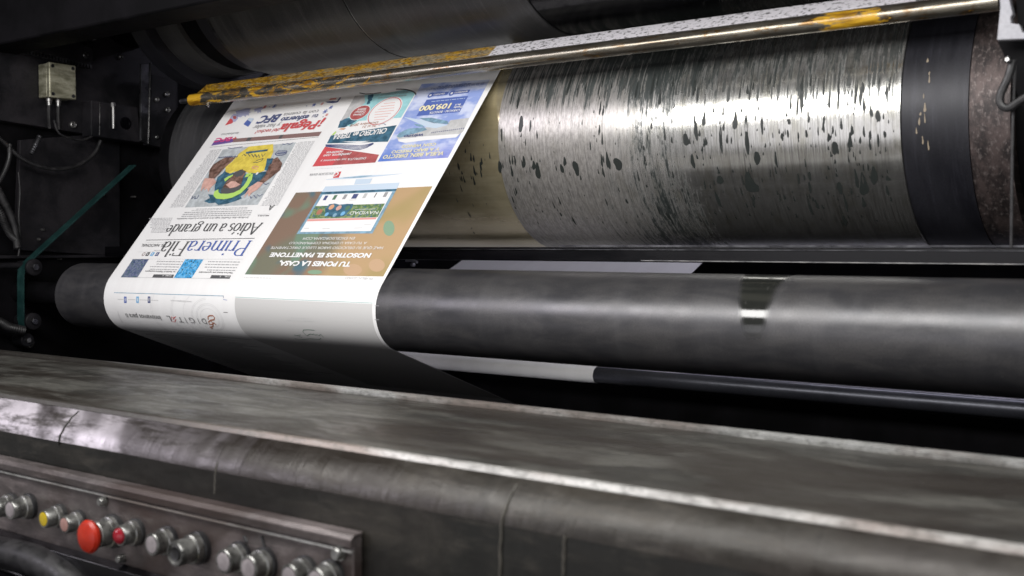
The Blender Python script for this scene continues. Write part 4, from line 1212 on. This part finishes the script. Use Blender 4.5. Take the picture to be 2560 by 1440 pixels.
ribbon(b, z3(*[(790, 975), (775, 1030), (740, 1085), (690, 1135), (620, 1170), (550, 1185), (480, 1180), (458, 1160), (462, 1125)]), [.009, .012, .013, .013, .013, .013, .012, .011, .009], M['green'], 10)
ribbon(b, z3((540, 1030), (575, 1005), (620, 980)), [.010, .008, .003], M['green'], 10)
ribbon(b, z3((740, 985), (790, 975)), .009, M['green'], 10)
disc(b, z3((848, 965))[0], .003, M['white'], 10)
quad(b, z3((745, 760), (950, 735), (942, 752), (740, 778)), M['teal'], 9)
ribbon(b, z3(*[(925, 775), (900, 810), (890, 780), (870, 815), (860, 785), (845, 812), (825, 782), (815, 812), (795, 780), (780, 805), (760, 775), (740, 800), (720, 780), (705, 800)]), .0016, M['black'], 9)
ribbon(b, z3(*[(905, 820), (890, 845), (850, 860), (810, 862), (850, 840), (905, 822)]), .0016, M['black'], 9)
ribbon(b, z3(*[(800, 905), (830, 895), (860, 905), (850, 925), (810, 915), (800, 905)]), .0015, M['salmon'], 9)
for p_ in (((1020, 778), (1045, 752), (1130, 752), (1120, 778), (1090, 790), (1030, 792)),):
    ribbon(b, z3(*(p_+(p_[0],))), .002, M['navy'], 9)
seg_ribbon(b, z3((1118, 768))[0], z3((1038, 774))[0], .0030, M['navy'], 9)
text(b, "Firestone", z3((668, 795))[0], z3((492, 798))[0], z3((660, 812))[0], M['navy'], .01)
for sc_ in (((900, 1160), (870, 1180), (850, 1165), (840, 1200), (815, 1170), (800, 1195), (780, 1180), (790, 1205)), ((295, 1170), (280, 1200), (255, 1205), (262, 1180), (240, 1195), (225, 1205), (235, 1175)), ((1190, 672), (1160, 690), (1130, 680), (1110, 692), (1085, 684)), ((960, 1055), (930, 1070), (910, 1060)), ((570, 722), (600, 727), (710, 712))):
    ribbon(b, z3(*sc_), .0014, M['navy'], 9)
b.build('sports_photograph', newspaper, smooth=0)

# ---- article text
b = MB()
greek(b, *z3((400, 740), (512, 730), (150, 1270), (-5, 1300)), 46, M['wordgrey'], 3, .42)
greek(b, *z6((500, 20), (770, 20), (700, 192), (522, 192)), 12, M['wordgrey'], 4, .42)
greek(b, *z3((1225, 665), (1395, 650), (1045, 1260), (868, 1278)), 56, M['wordgrey'], 5, .42)
greek(b, *z3((205, 1295), (755, 1280), (745, 1308), (200, 1316)), 2, M['wordgrey'], 6, .5)
text(b, "El infielder Alex González, luego de la campaña en la pelota venezolana", z3((770, 1372))[0], z3((90, 1390))[0], z3((765, 1388))[0], M['grey'], .01, .2)
greek(b, *z3((130, 1325), (800, 1305), (780, 1362), (110, 1380)), 3, M['wordgrey'], 7, .5)
seg_ribbon(b, z3((850, 1352))[0], z3((965, 1346))[0], .0005, M['grey'])
greek(b, *z3((850, 1358), (960, 1354), (955, 1368), (846, 1372)), 1, M['black'], 8, .6)
text(b, "A", z3((1018, 1262))[0], z3((970, 1266))[0], z3((960, 1316))[0], M['black'], 0, 0)
b.build('article_text', newspaper, smooth=0)

b = MB()
text(b, '', (659, 558), (424, 564), z6((1700, 212))[0], M['black'], src=serif('Adiós a un grande', .030, .085))
b.build('headline', newspaper, smooth=0)

# ---- masthead
b = MB()
seg_ribbon(b, z6((475, 272))[0], z6((1695, 252))[0], .0013, M['black'])
text(b, '', z6((1672, 283))[0], z6((978, 292))[0], z6((1600, 452))[0], M['blue'], src=serif('Primera', .024, .075))
text(b, '', z6((972, 292))[0], z6((690, 296))[0], z6((900, 454))[0], M['black'], src=serif('Fila', .024, .075))
text(b, "EL NACIONAL", z6((688, 318))[0], z6((432, 322))[0], z6((680, 350))[0], M['black'], .0)
seg_ribbon(b, z6((470, 296))[0], z6((690, 296))[0], .0004, M['lgrey'])
seg_ribbon(b, z6((380, 405))[0], z6((690, 400))[0], .0004, M['lgrey'])
greek(b, *z6((560, 382), (640, 382), (638, 394), (558, 394)), 1, M['wordgrey'], 9, .5)
for (x, m_) in ((600, 'navy'), (545, 'sky'), (493, 'black'), (447, 'brown')):
    c_ = page(*z6((x, 430))[0])
    if m_ == 'brown':
        disc(b, c_, .0040, M['brown'], 3, ring=.0012, us=True)
    else:
        patch(b, [(c_[0]-.0044, c_[1]+.0042), (c_[0]+.0044, c_[1]+.0042), (c_[0]+.0044, c_[1]-.0042), (c_[0]-.0044, c_[1]-.0042)], M[m_], 3)
        ribbon(b, [(c_[0]-.001, c_[1]+.0025), (c_[0]+.001, c_[1]-.0025)], .0016, M['white'], 4, True)
b.build('masthead', newspaper, smooth=0)

b = MB()
seg_ribbon(b, z6((300, 485))[0], z6((1560, 487))[0], .0005, M['lgrey'])
seg_ribbon(b, z6((190, 690))[0], z6((1420, 706))[0], .0005, M['grey'])
quad(b, z6((325, 487), (505, 487), (378, 690), (190, 690)), M['crowd'], 2)
quad(b, z6((915, 487), (1120, 490), (985, 700), (785, 698)), M['players'], 2)
quad(b, z6((562, 657), (790, 660), (775, 696), (542, 692)), M['black'], 2)
quad(b, z6((1212, 665), (1430, 670), (1412, 706), (1192, 702)), M['black'], 2)
text(b, "CICLISMO", z6((770, 670))[0], z6((700, 669))[0], z6((765, 684))[0], M['white'], .02)
text(b, "6", z6((680, 669))[0], z6((668, 669))[0], z6((675, 684))[0], M['white'], .02)
text(b, "FUTBOL", z6((1422, 680))[0], z6((1365, 679))[0], z6((1418, 694))[0], M['white'], .02)
text(b, "2", z6((1325, 679))[0], z6((1313, 679))[0], z6((1318, 694))[0], M['white'], .02)
text(b, "La Vuelta al Táchira se prepara", z6((808, 625))[0], z6((468, 622))[0], z6((800, 640))[0], M['black'], .015)
text(b, "Herrera busca una oportunidad", z6((1452, 637))[0], z6((1075, 632))[0], z6((1448, 652))[0], M['black'], .015)
greek(b, *z6((570, 498), (900, 500), (812, 618), (480, 615)), 4, M['wordgrey'], 10, .32)
greek(b, *z6((1150, 500), (1540, 502), (1470, 628), (1100, 624)), 4, M['wordgrey'], 11, .32)
b.build('teaser_row', newspaper, smooth=0)

# ---- cruise advertisement
b = MB()
poly(b, z4((635, 297), (750, 288), (1030, 262), (1240, 225), (1320, 225), (1385, 262), (1205, 567), (690, 608), (455, 612), (520, 500)), M['cyan'], 2)
poly(b, z4((635, 297), (750, 290), (760, 380), (690, 450), (560, 560), (455, 612)), M['lgrey'], 3)
ribbon(b, z4(*arc_px(1180, 285, 210, 70, -100, 0)), .0026, M['black'], 4)
ribbon(b, z4((690, 262), (760, 275), (860, 272), (960, 258)), .0022, M['black'], 4)
poly(b, z4((800, 290), (865, 280), (862, 310), (845, 330), (848, 350), (820, 370), (825, 390), (795, 405), (778, 400), (800, 350), (790, 330)), M['teal'], 4)
poly(b, z4((450, 608), (500, 580), (600, 570), (690, 578), (680, 610), (600, 650), (500, 690), (420, 695), (440, 640)), M['teal'], 3)
poly(b, z4((530, 665), (600, 645), (680, 585), (690, 600), (640, 640), (570, 680)), M['cyan'], 4)
text(b, "ACTIVIDADES RECREATIVAS", z4((1285, 285))[0], z4((925, 322))[0], z4((1280, 300))[0], M['grey'], .02, dy=.0)
greek(b, *z4((920, 300), (1290, 268), (1300, 240), (935, 272)), 2, M['grey'], 12, .4, 5)
cu_, cs_ = page(*z4((1002, 488))[0])
disc(b, (cu_, cs_), .036, M['white'], 4, us=True, sq=.96); disc(b, (cu_, cs_), .034, M['red'], 5, ring=.0015, us=True, sq=.96); disc(b, (cu_, cs_), .0322, M['white'], 6, ring=.0006, us=True, sq=.96)
for k in range(7):
    ww = .022-.003*abs(k-3); s_ = cs_-.020+.0065*k; ribbon(b, [(cu_+ww, s_), (cu_-ww, s_)], .0011, M['salmon'], 5, True)
cu_, cs_ = page(*z4((697, 508))[0])
disc(b, (cu_, cs_), .0225, M['white'], 6, us=True, sq=.80); disc(b, (cu_, cs_), .0212, M['darkred'], 7, us=True, sq=.80)
for body, sg, wd in (("¡Últimas", -.0060, .013), ("Cabinas!", .0005, .013), ("RESERVE", .0072, .010)):
    v_, f_ = text_mesh(body, .02); x0_ = min(p[0] for p in v_); x1_ = max(p[0] for p in v_)
    lift(b, [(cu_+wd-(p[0]-x0_)/(x1_-x0_)*2*wd, cs_+sg-p[1]*.0068+.003) for p in v_], f_, M['white'], 9)
quad(b, z4((335, 790), (1152, 660), (1040, 866), (285, 888)), M['teal'], 2)
text(b, "CRUCERO en TIERRA", z4((1048, 700))[0], z4((380, 792))[0], z4((1030, 762))[0], M['white'], .03, .0, dy=.75)
text(b, "26 al 31", z4((912, 655))[0], z4((742, 672))[0], z4((905, 685))[0], M['copper'], 0, dy=.6)
text(b, "Diciembre 2018", z4((930, 618))[0], z4((588, 655))[0], z4((925, 648))[0], M['copper'], 0, dy=.6)
ribbon(b, z4((1020, 660), (985, 640), (960, 645), (930, 668)), .0010, M['navy'], 4)
poly(b, z4((345, 785), (385, 730), (440, 720), (470, 705), (525, 702), (480, 725), (400, 760), (395, 780)), M['white'], 5)
poly(b, z4((345, 785), (395, 738), (405, 748), (378, 782)), M['green'], 6)
poly(b, z4((430, 715), (470, 700), (525, 700), (490, 722)), M['orange'], 6)
for k in range(4):
    ribbon(b, z4((270, 905+k*7), (450, 905+k*13), (600, 912+k*16), (690, 918+k*16), (780, 905+k*12), (860+k*2, 884+k*3)), .0015, M['navy'], 4)
quad(b, z4((470, 866), (830, 858), (700, 880), (560, 874)), M['white'], 4)
poly(b, z4((262, 930), (932, 1028), (885, 1125), (105, 1175)), M['darkred'], 2)
poly(b, z4((262, 930), (500, 965), (350, 1160), (105, 1175)), M['red'], 3)
text(b, "DISFRUTA tus vacaciones y", z4((780, 1062))[0], z4((212, 1102))[0], z4((775, 1088))[0], M['white'], .01)
text(b, "¡embarca con", z4((592, 1008))[0], z4((255, 1030))[0], z4((588, 1040))[0], M['white'], .02, .2)
text(b, "nosotros.", z4((498, 980))[0], z4((285, 994))[0], z4((492, 1012))[0], M['white'], .02, .2)
b.build('cruise_advertisement', newspaper, smooth=0)

# ---- airline advertisement
b = MB()
quad(b, z4((1462, 150), (2310, 95), (1788, 1065), (915, 1115)), M['skyad'], 2)
greek(b, *z4((1480, 235), (2225, 165), (2240, 140), (1500, 205)), 2, M['blue'], 13, .35, 3)
greek(b, *z4((1660, 190), (2070, 155), (2080, 138), (1670, 172)), 1, M['blue'], 14, .4, 3)
for A_, B_, w_ in (((1550, 300), (1570, 262), 1), ((1815, 275), (1840, 232), 1)):
    x_ = A_[0]; y_ = A_[1]
    quad(b, z4((x_+18, y_-36), (x_+255, y_-56), (x_+228, y_-14), (x_+2, y_+10)), M['blue'], 3)
    disc(b, z4((x_+25, y_-10))[0], .0062, M['blue'], 4); disc(b, z4((x_+22, y_-8))[0], .0025, M['white'], 5)
text(b, "GRATUITO", z4((1760, 262))[0], z4((1620, 275))[0], z4((1750, 282))[0], M['white'], .02)
text(b, "MANIFIESTO", z4((2040, 235))[0], z4((1880, 250))[0], z4((2030, 255))[0], M['white'], .02)
quad(b, z4((1525, 345), (2042, 298), (1932, 500), (1395, 550)), M['blue'], 3)
text(b, "109.000", z4((1842, 392))[0], z4((1455, 428))[0], z4((1815, 455))[0], M['cream'], .035)
text(b, "Bs.S", z4((1955, 398))[0], z4((1885, 405))[0], z4((1950, 418))[0], M['white'], .02)
text(b, "Desde", z4((1975, 425))[0], z4((1870, 435))[0], z4((1960, 450))[0], M['white'], .02)
text(b, "CARACAS - BOGOTÁ", z4((1945, 465))[0], z4((1568, 500))[0], z4((1930, 492))[0], M['white'], .02)
greek(b, *z4((1510, 385), (2000, 335), (2005, 320), (1520, 370)), 1, M['paleblue'], 15, .4, 4)
poly(b, z4((1150, 800), (1190, 755), (1300, 705), (1500, 690), (1770, 665), (1820, 600), (2052, 570), (1975, 740), (1890, 815), (1500, 850), (1260, 882), (1175, 862)), M['lgrey'], 3)
poly(b, z4((1150, 800), (1190, 755), (1300, 705), (1500, 690), (1530, 720), (1400, 760), (1290, 790), (1190, 820)), M['steelblue'], 4)
poly(b, z4((1170, 840), (1500, 800), (1930, 770), (1890, 815), (1500, 850), (1260, 882), (1180, 866)), M['white'], 4)
poly(b, z4((1235, 560), (1480, 600), (1790, 662), (1640, 700), (1540, 690), (1420, 640)), M['paleblue'], 5)
poly(b, z4((1430, 575), (1580, 570), (1780, 610), (1800, 650), (1620, 640), (1500, 605)), M['steelblue'], 5)
poly(b, z4((1365, 645), (1470, 660), (1500, 690), (1400, 675)), M['steelblue'], 6)
for k in range(17):
    a = z4((1590+k*24.5, 756-k*3.3))[0]; cu_, cs_ = page(*a); patch(b, [(cu_-.0008, cs_+.0012), (cu_+.0008, cs_+.0012), (cu_+.0008, cs_-.0012), (cu_-.0008, cs_-.0012)], M['navy'], 6, 1)
text(b, "wingo", z4((1495, 768))[0], z4((1250, 790))[0], z4((1490, 808))[0], M['navy'], .02, .1)
text(b, "VUELA BIEN, DIRECTO", z4((1752, 990))[0], z4((998, 1042))[0], z4((1735, 1036))[0], M['cream'], .025)
text(b, "Y A BAJO PRECIO", z4((1702, 942))[0], z4((1102, 982))[0], z4((1690, 978))[0], M['cream'], .025)
text(b, "CON WINGO", z4((1652, 884))[0], z4((1228, 914))[0], z4((1640, 920))[0], M['cream'], .025)
b.build('airline_advertisement', newspaper, smooth=0)

# ---- panettone advertisement
b = MB()
quad(b, z5((695, 258), (2390, 178), (1780, 1298), (60, 1272)), M['camo'], 2)
quad(b, z5((1062, 182), (1985, 132), (1950, 212), (1015, 252)), M['paleblue'], 3)
quad(b, z5((1440, 92), (1645, 82), (1612, 145), (1418, 157)), M['paleblue'], 3)
ribbon(b, z5((1070, 95), (1250, 80), (1500, 60), (1750, 45), (2020, 22)), [.0006, .0035, .006, .003, .0006], M['paleblue'], 3)
ribbon(b, z5((1280, 75), (1500, 62), (1640, 48)), [.0006, .003, .0006], M['steelblue'], 4)
for k, (x, y, r_, m_) in enumerate(((900, 1270, .018, 'paleline'), (1400, 1180, .020, 'orange'), (1840, 700, .016, 'paleline'))):
    pass
def soft_ell(cx, cy, rx, ry, m_, sq=.6):
    poly(b, z5(*[(cx+rx*cos(2*pi*k/24), cy+ry*sin(2*pi*k/24)) for k in range(24)]), m_, 3)
M['bok1'] = ink('pale_green_spot', (.20, .32, .20)); M['bok2'] = ink('tan_spot', (.50, .32, .18)); M['bok3'] = ink('green_spot', (.14, .36, .22)); M['bok4'] = ink('red_spot', (.26, .09, .07))
soft_ell(930, 1245, 90, 28, M['bok1']); soft_ell(1400, 1215, 115, 72, M['bok2']); soft_ell(1850, 700, 70, 95, M['bok1']); soft_ell(1700, 1160, 100, 80, M['bok2'])
quad(b, z5((1015, 252), (1950, 212), (1645, 765), (705, 772)), M['steelblue'], 4)
quad(b, z5((1015, 252), (1950, 212), (1935, 238), (1000, 280)), M['teal'], 5)
quad(b, z5((1030, 285), (1895, 245), (1625, 735), (750, 748)), M['white'], 5)
quad(b, z5((935, 428), (1802, 395), (1712, 565), (850, 585)), M['banner'], 6)
quad(b, z5((845, 590), (1702, 568), (1688, 592), (832, 616)), M['salmon'], 6)
poly(b, z5((1060, 470), (1110, 405), (1180, 395), (1240, 410), (1330, 400), (1410, 400), (1400, 440), (1330, 520), (1290, 555), (1170, 565), (1060, 550)), M['teal'], 7)
for (x, y, r_, m_) in ((1140, 440, .0055, 'orange'), (1230, 450, .0055, 'skin2'), (1080, 530, .004, 'sky'), (1180, 540, .004, 'steelblue'), (1280, 520, .0045, 'sky'), (1340, 450, .005, 'darkgreen'), (990, 500, .006, 'copper')):
    disc(b, z5((x, y))[0], r_, M[m_], 8)
text(b, "NAVIDAD", z5((1732, 487))[0], z5((1378, 498))[0], z5((1722, 527))[0], M['white'], .0)
seg_ribbon(b, z5((1690, 462))[0], z5((1430, 470))[0], .0006, M['white'], 7)
for (x, m_) in ((1065, 'navy'), (1180, 'darkgreen'), (1305, 'grey'), (1430, 'navy'), (1555, 'lgrey'), (1685, 'black'), (1810, 'grey')):
    y = 325-(x-1065)*.055
    cu_, cs_ = page(*z5((x, y))[0]); w_ = .001 if m_ == 'black' else .0035+.002*(x == 1430)
    patch(b, [(cu_-w_, cs_+.005), (cu_+w_, cs_+.005), (cu_+w_, cs_-.005), (cu_-w_, cs_-.005)], M[m_], 6, 1)
for (x0_, y0_, x1_) in ((1360, 352, 1445), (1545, 655, 1630), (800, 705, 860), (1025, 708, 1115), (1420, 700, 1520)):
    seg_ribbon(b, z5((x0_, y0_))[0], z5((x1_, y0_-3))[0], .0010, M['lgrey'], 6, 3)
text(b, "EN EXCELSIORGAMA.COM", z5((1437, 812))[0], z5((800, 815))[0], z5((1430, 844))[0], M['white'], .0)
text(b, "A TU CASA U OFICINA COMPRÁNDOLO", z5((1587, 872))[0], z5((625, 874))[0], z5((1575, 902))[0], M['white'], .0)
text(b, "HAZ QUE SU DELICIOSO SABOR LLEGUE DIRECTAMENTE", z5((1787, 933))[0], z5((400, 933))[0], z5((1775, 965))[0], M['white'], .0)
text(b, "NOSOTROS EL PANETTONE", z5((1642, 1016))[0], z5((393, 1012))[0], z5((1630, 1070))[0], M['white'], .045)
text(b, "TU PONES LA CASA,", z5((1395, 1122))[0], z5((498, 1118))[0], z5((1385, 1180))[0], M['white'], .045)
text(b, "EXCELSIOR GAMA", z4((372, 1250))[0], z4((80, 1268))[0], z4((368, 1278))[0], M['grey'], .0)
quad(b, z4((388, 1243), (465, 1236), (432, 1312), (360, 1318)), M['red'], 2)
text(b, "G", z4((450, 1246))[0], z4((385, 1250))[0], z4((432, 1300))[0], M['white'], .02)
text(b, "PUBLICIDAD", z7((1915, 75))[0], z7((1560, 70))[0], z7((1905, 105))[0], M['lgrey'], -.01)
greek(b, *z7((240, 66), (610, 72), (608, 84), (238, 78)), 1, M['lgrey'], 16, .5)
greek(b, *z4((100, 1215), (470, 1190), (475, 1180), (105, 1205)), 1, M['lgrey'], 16, .3)
b.build('panettone_advertisement', newspaper, smooth=0)

# ---- footer banner of the left page, round the roller
b = MB()
seg_ribbon(b, z6((115, 862))[0], z6((1345, 900))[0], .0011, M['steelblue'])
for (x, m_) in ((240, 'blue'), (378, 'sky'), (508, 'navy')):
    cu_, cs_ = page(*z6((x, 942))[0]); patch(b, [(cu_-.0036, cs_+.0055), (cu_+.0036, cs_+.0055), (cu_+.0036, cs_-.0055), (cu_-.0036, cs_-.0055)], M[m_], 3, 3)
    ribbon(b, [(cu_, cs_+.003), (cu_, cs_-.003)], .0018, M['white'], 4, True)
for (x0_, x1_) in ((155, 220), (270, 355), (400, 490), (530, 612)):
    seg_ribbon(b, z6((x0_, 936+(x0_-155)*.03))[0], z6((x1_, 936+(x1_-155)*.03))[0], .0009, M['lgrey'], 2, 3)
text(b, "www.cdbdigital.com.ve", z6((990, 955))[0], z6((755, 948))[0], z6((985, 972))[0], M['lgrey'], .0)
text(b, "Innovamos para ti", z6((632, 1118))[0], z6((248, 1112))[0], z6((622, 1170))[0], M['black'], .0)
for ch, x0_, x1_, y_ in (("D", 1140, 1092, 1150), ("I", 1055, 1050, 1146), ("G", 1008, 955, 1142), ("I", 912, 907, 1138), ("T", 880, 825, 1134), ("L", 742, 700, 1120)):
    text(b, ch, z6((x0_, y_))[0], z6((x1_, y_-1))[0], z6((x0_-3, y_+60))[0], M['black'], -.012)
for pts in (((808, 1130), (785, 1145), (760, 1132), (762, 1185), (800, 1190), (812, 1160)), ((800, 1140), (775, 1160), (800, 1170))):
    ribbon(b, z6(*pts), .0012, M['red'], 3)
ribbon(b, z6(*[(1175, 1165), (1170, 1135), (1190, 1120), (1225, 1120), (1245, 1140), (1240, 1165), (1200, 1172), (1178, 1190), (1185, 1215), (1215, 1220), (1240, 1200), (1262, 1225)]), .0024, M['copper'], 3)
ribbon(b, z6(*[(1200, 1172), (1222, 1200), (1230, 1235), (1195, 1255), (1190, 1240), (1215, 1268), (1222, 1255)]), .0020, M['copper'], 3)
cu_, cs_ = page(*z6((1190, 1150))[0])
for r_ in (.022, .030, .033, .042, .045, .066, .095, .098, .15, .154):
    if r_ < .12:
        a0, a1 = (0, 360) if r_ < .04 else (95, 265)
    else:
        a0, a1 = 130, 230
    n_ = 60; pts = []
    for k in range(n_+1):
        a = radians(a0+(a1-a0)*k/n_); p_ = (cu_+r_*cos(a), cs_+r_*sin(a)*.75)
        if p_[0] > XL+.01 and p_[1] < page(*z6((700, 890))[0])[1]:
            pts.append(p_)
        elif len(pts) > 1:
            ribbon(b, pts, .0006, M['vlgrey'], 1.5, True); pts = []
        else:
            pts = []
    if len(pts) > 1:
        ribbon(b, pts, .0006, M['vlgrey'], 1.5, True)
greek(b, *z6((150, 1070), (160, 1070), (215, 1200), (205, 1200)), 14, M['lgrey'], 19, .4)
seg_ribbon(b, z6((1345, 1083))[0], z6((1392, 1085))[0], .0009, M['black'], 2, 2)
seg_ribbon(b, z6((1342, 940))[0], z6((1385, 946))[0], .0007, M['blue'], 2, 2)
seg_ribbon(b, z6((1345, 895))[0], z6((1345, 925))[0], .0009, M['navy'], 2, 2)
b.build('footer_banner', newspaper, smooth=0)

# ---- pale tinted panel of the right page, round the roller and on underneath
b = MB()
a = page(588, 745); c = page(932, 757); sE = -.40
patch(b, [(a[0], a[1]), (c[0], a[1]), (c[0], sE), (a[0], sE)], M['panelgrey'], 1)
patch(b, [(a[0], a[1]+.0020), (c[0], a[1]+.0020), (c[0], a[1]+.0008), (a[0], a[1]+.0008)], M['paleline'], 1)
ribbon(b, z7(*[(1160, 745), (1090, 738), (1020, 740), (1010, 765), (1050, 805), (1070, 815), (1085, 800), (1110, 790), (1130, 800), (1150, 790), (1170, 805), (1200, 800), (1215, 815), (1240, 795), (1275, 835)]), .0011, M['scribble'], 3)
ribbon(b, z7(*[(900, 805), (940, 812), (985, 800), (960, 825), (1000, 835)]), .0011, M['scribble'], 3)
ribbon(b, z7(*[(905, 852), (1000, 862), (1100, 850), (1220, 862), (1245, 845)]), .0011, M['scribble'], 3)
seg_ribbon(b, z7((850, 585))[0], z7((1120, 600))[0], .0006, M['lgrey'], 3); seg_ribbon(b, z7((780, 615))[0], z7((1200, 635))[0], .0006, M['lgrey'], 3)
seg_ribbon(b, z7((1925, 432))[0], z7((1985, 434))[0], .0008, M['grey'], 3, 2); seg_ribbon(b, z7((1930, 608))[0], z7((1988, 612))[0], .0008, M['grey'], 3, 2)
b.build('tinted_panel', newspaper, smooth=0)
b = MB(); x_ = page(320, 810)[0]
patch(b, [(XL+.03, -.118), (a[0]-.01, -.118), (a[0]-.01, -.1192), (XL+.03, -.1192)], M['black'], 1)
for k in range(26):
    rnd = random.Random(k); s_ = -.13-.009*k; patch(b, [(XL+.03+rnd.random()*.05, s_), (a[0]-.02-rnd.random()*.1, s_), (a[0]-.02-rnd.random()*.1, s_-.003), (XL+.03, s_-.003)], M['grey'], 1)
b.build('underside_print', newspaper, smooth=0)
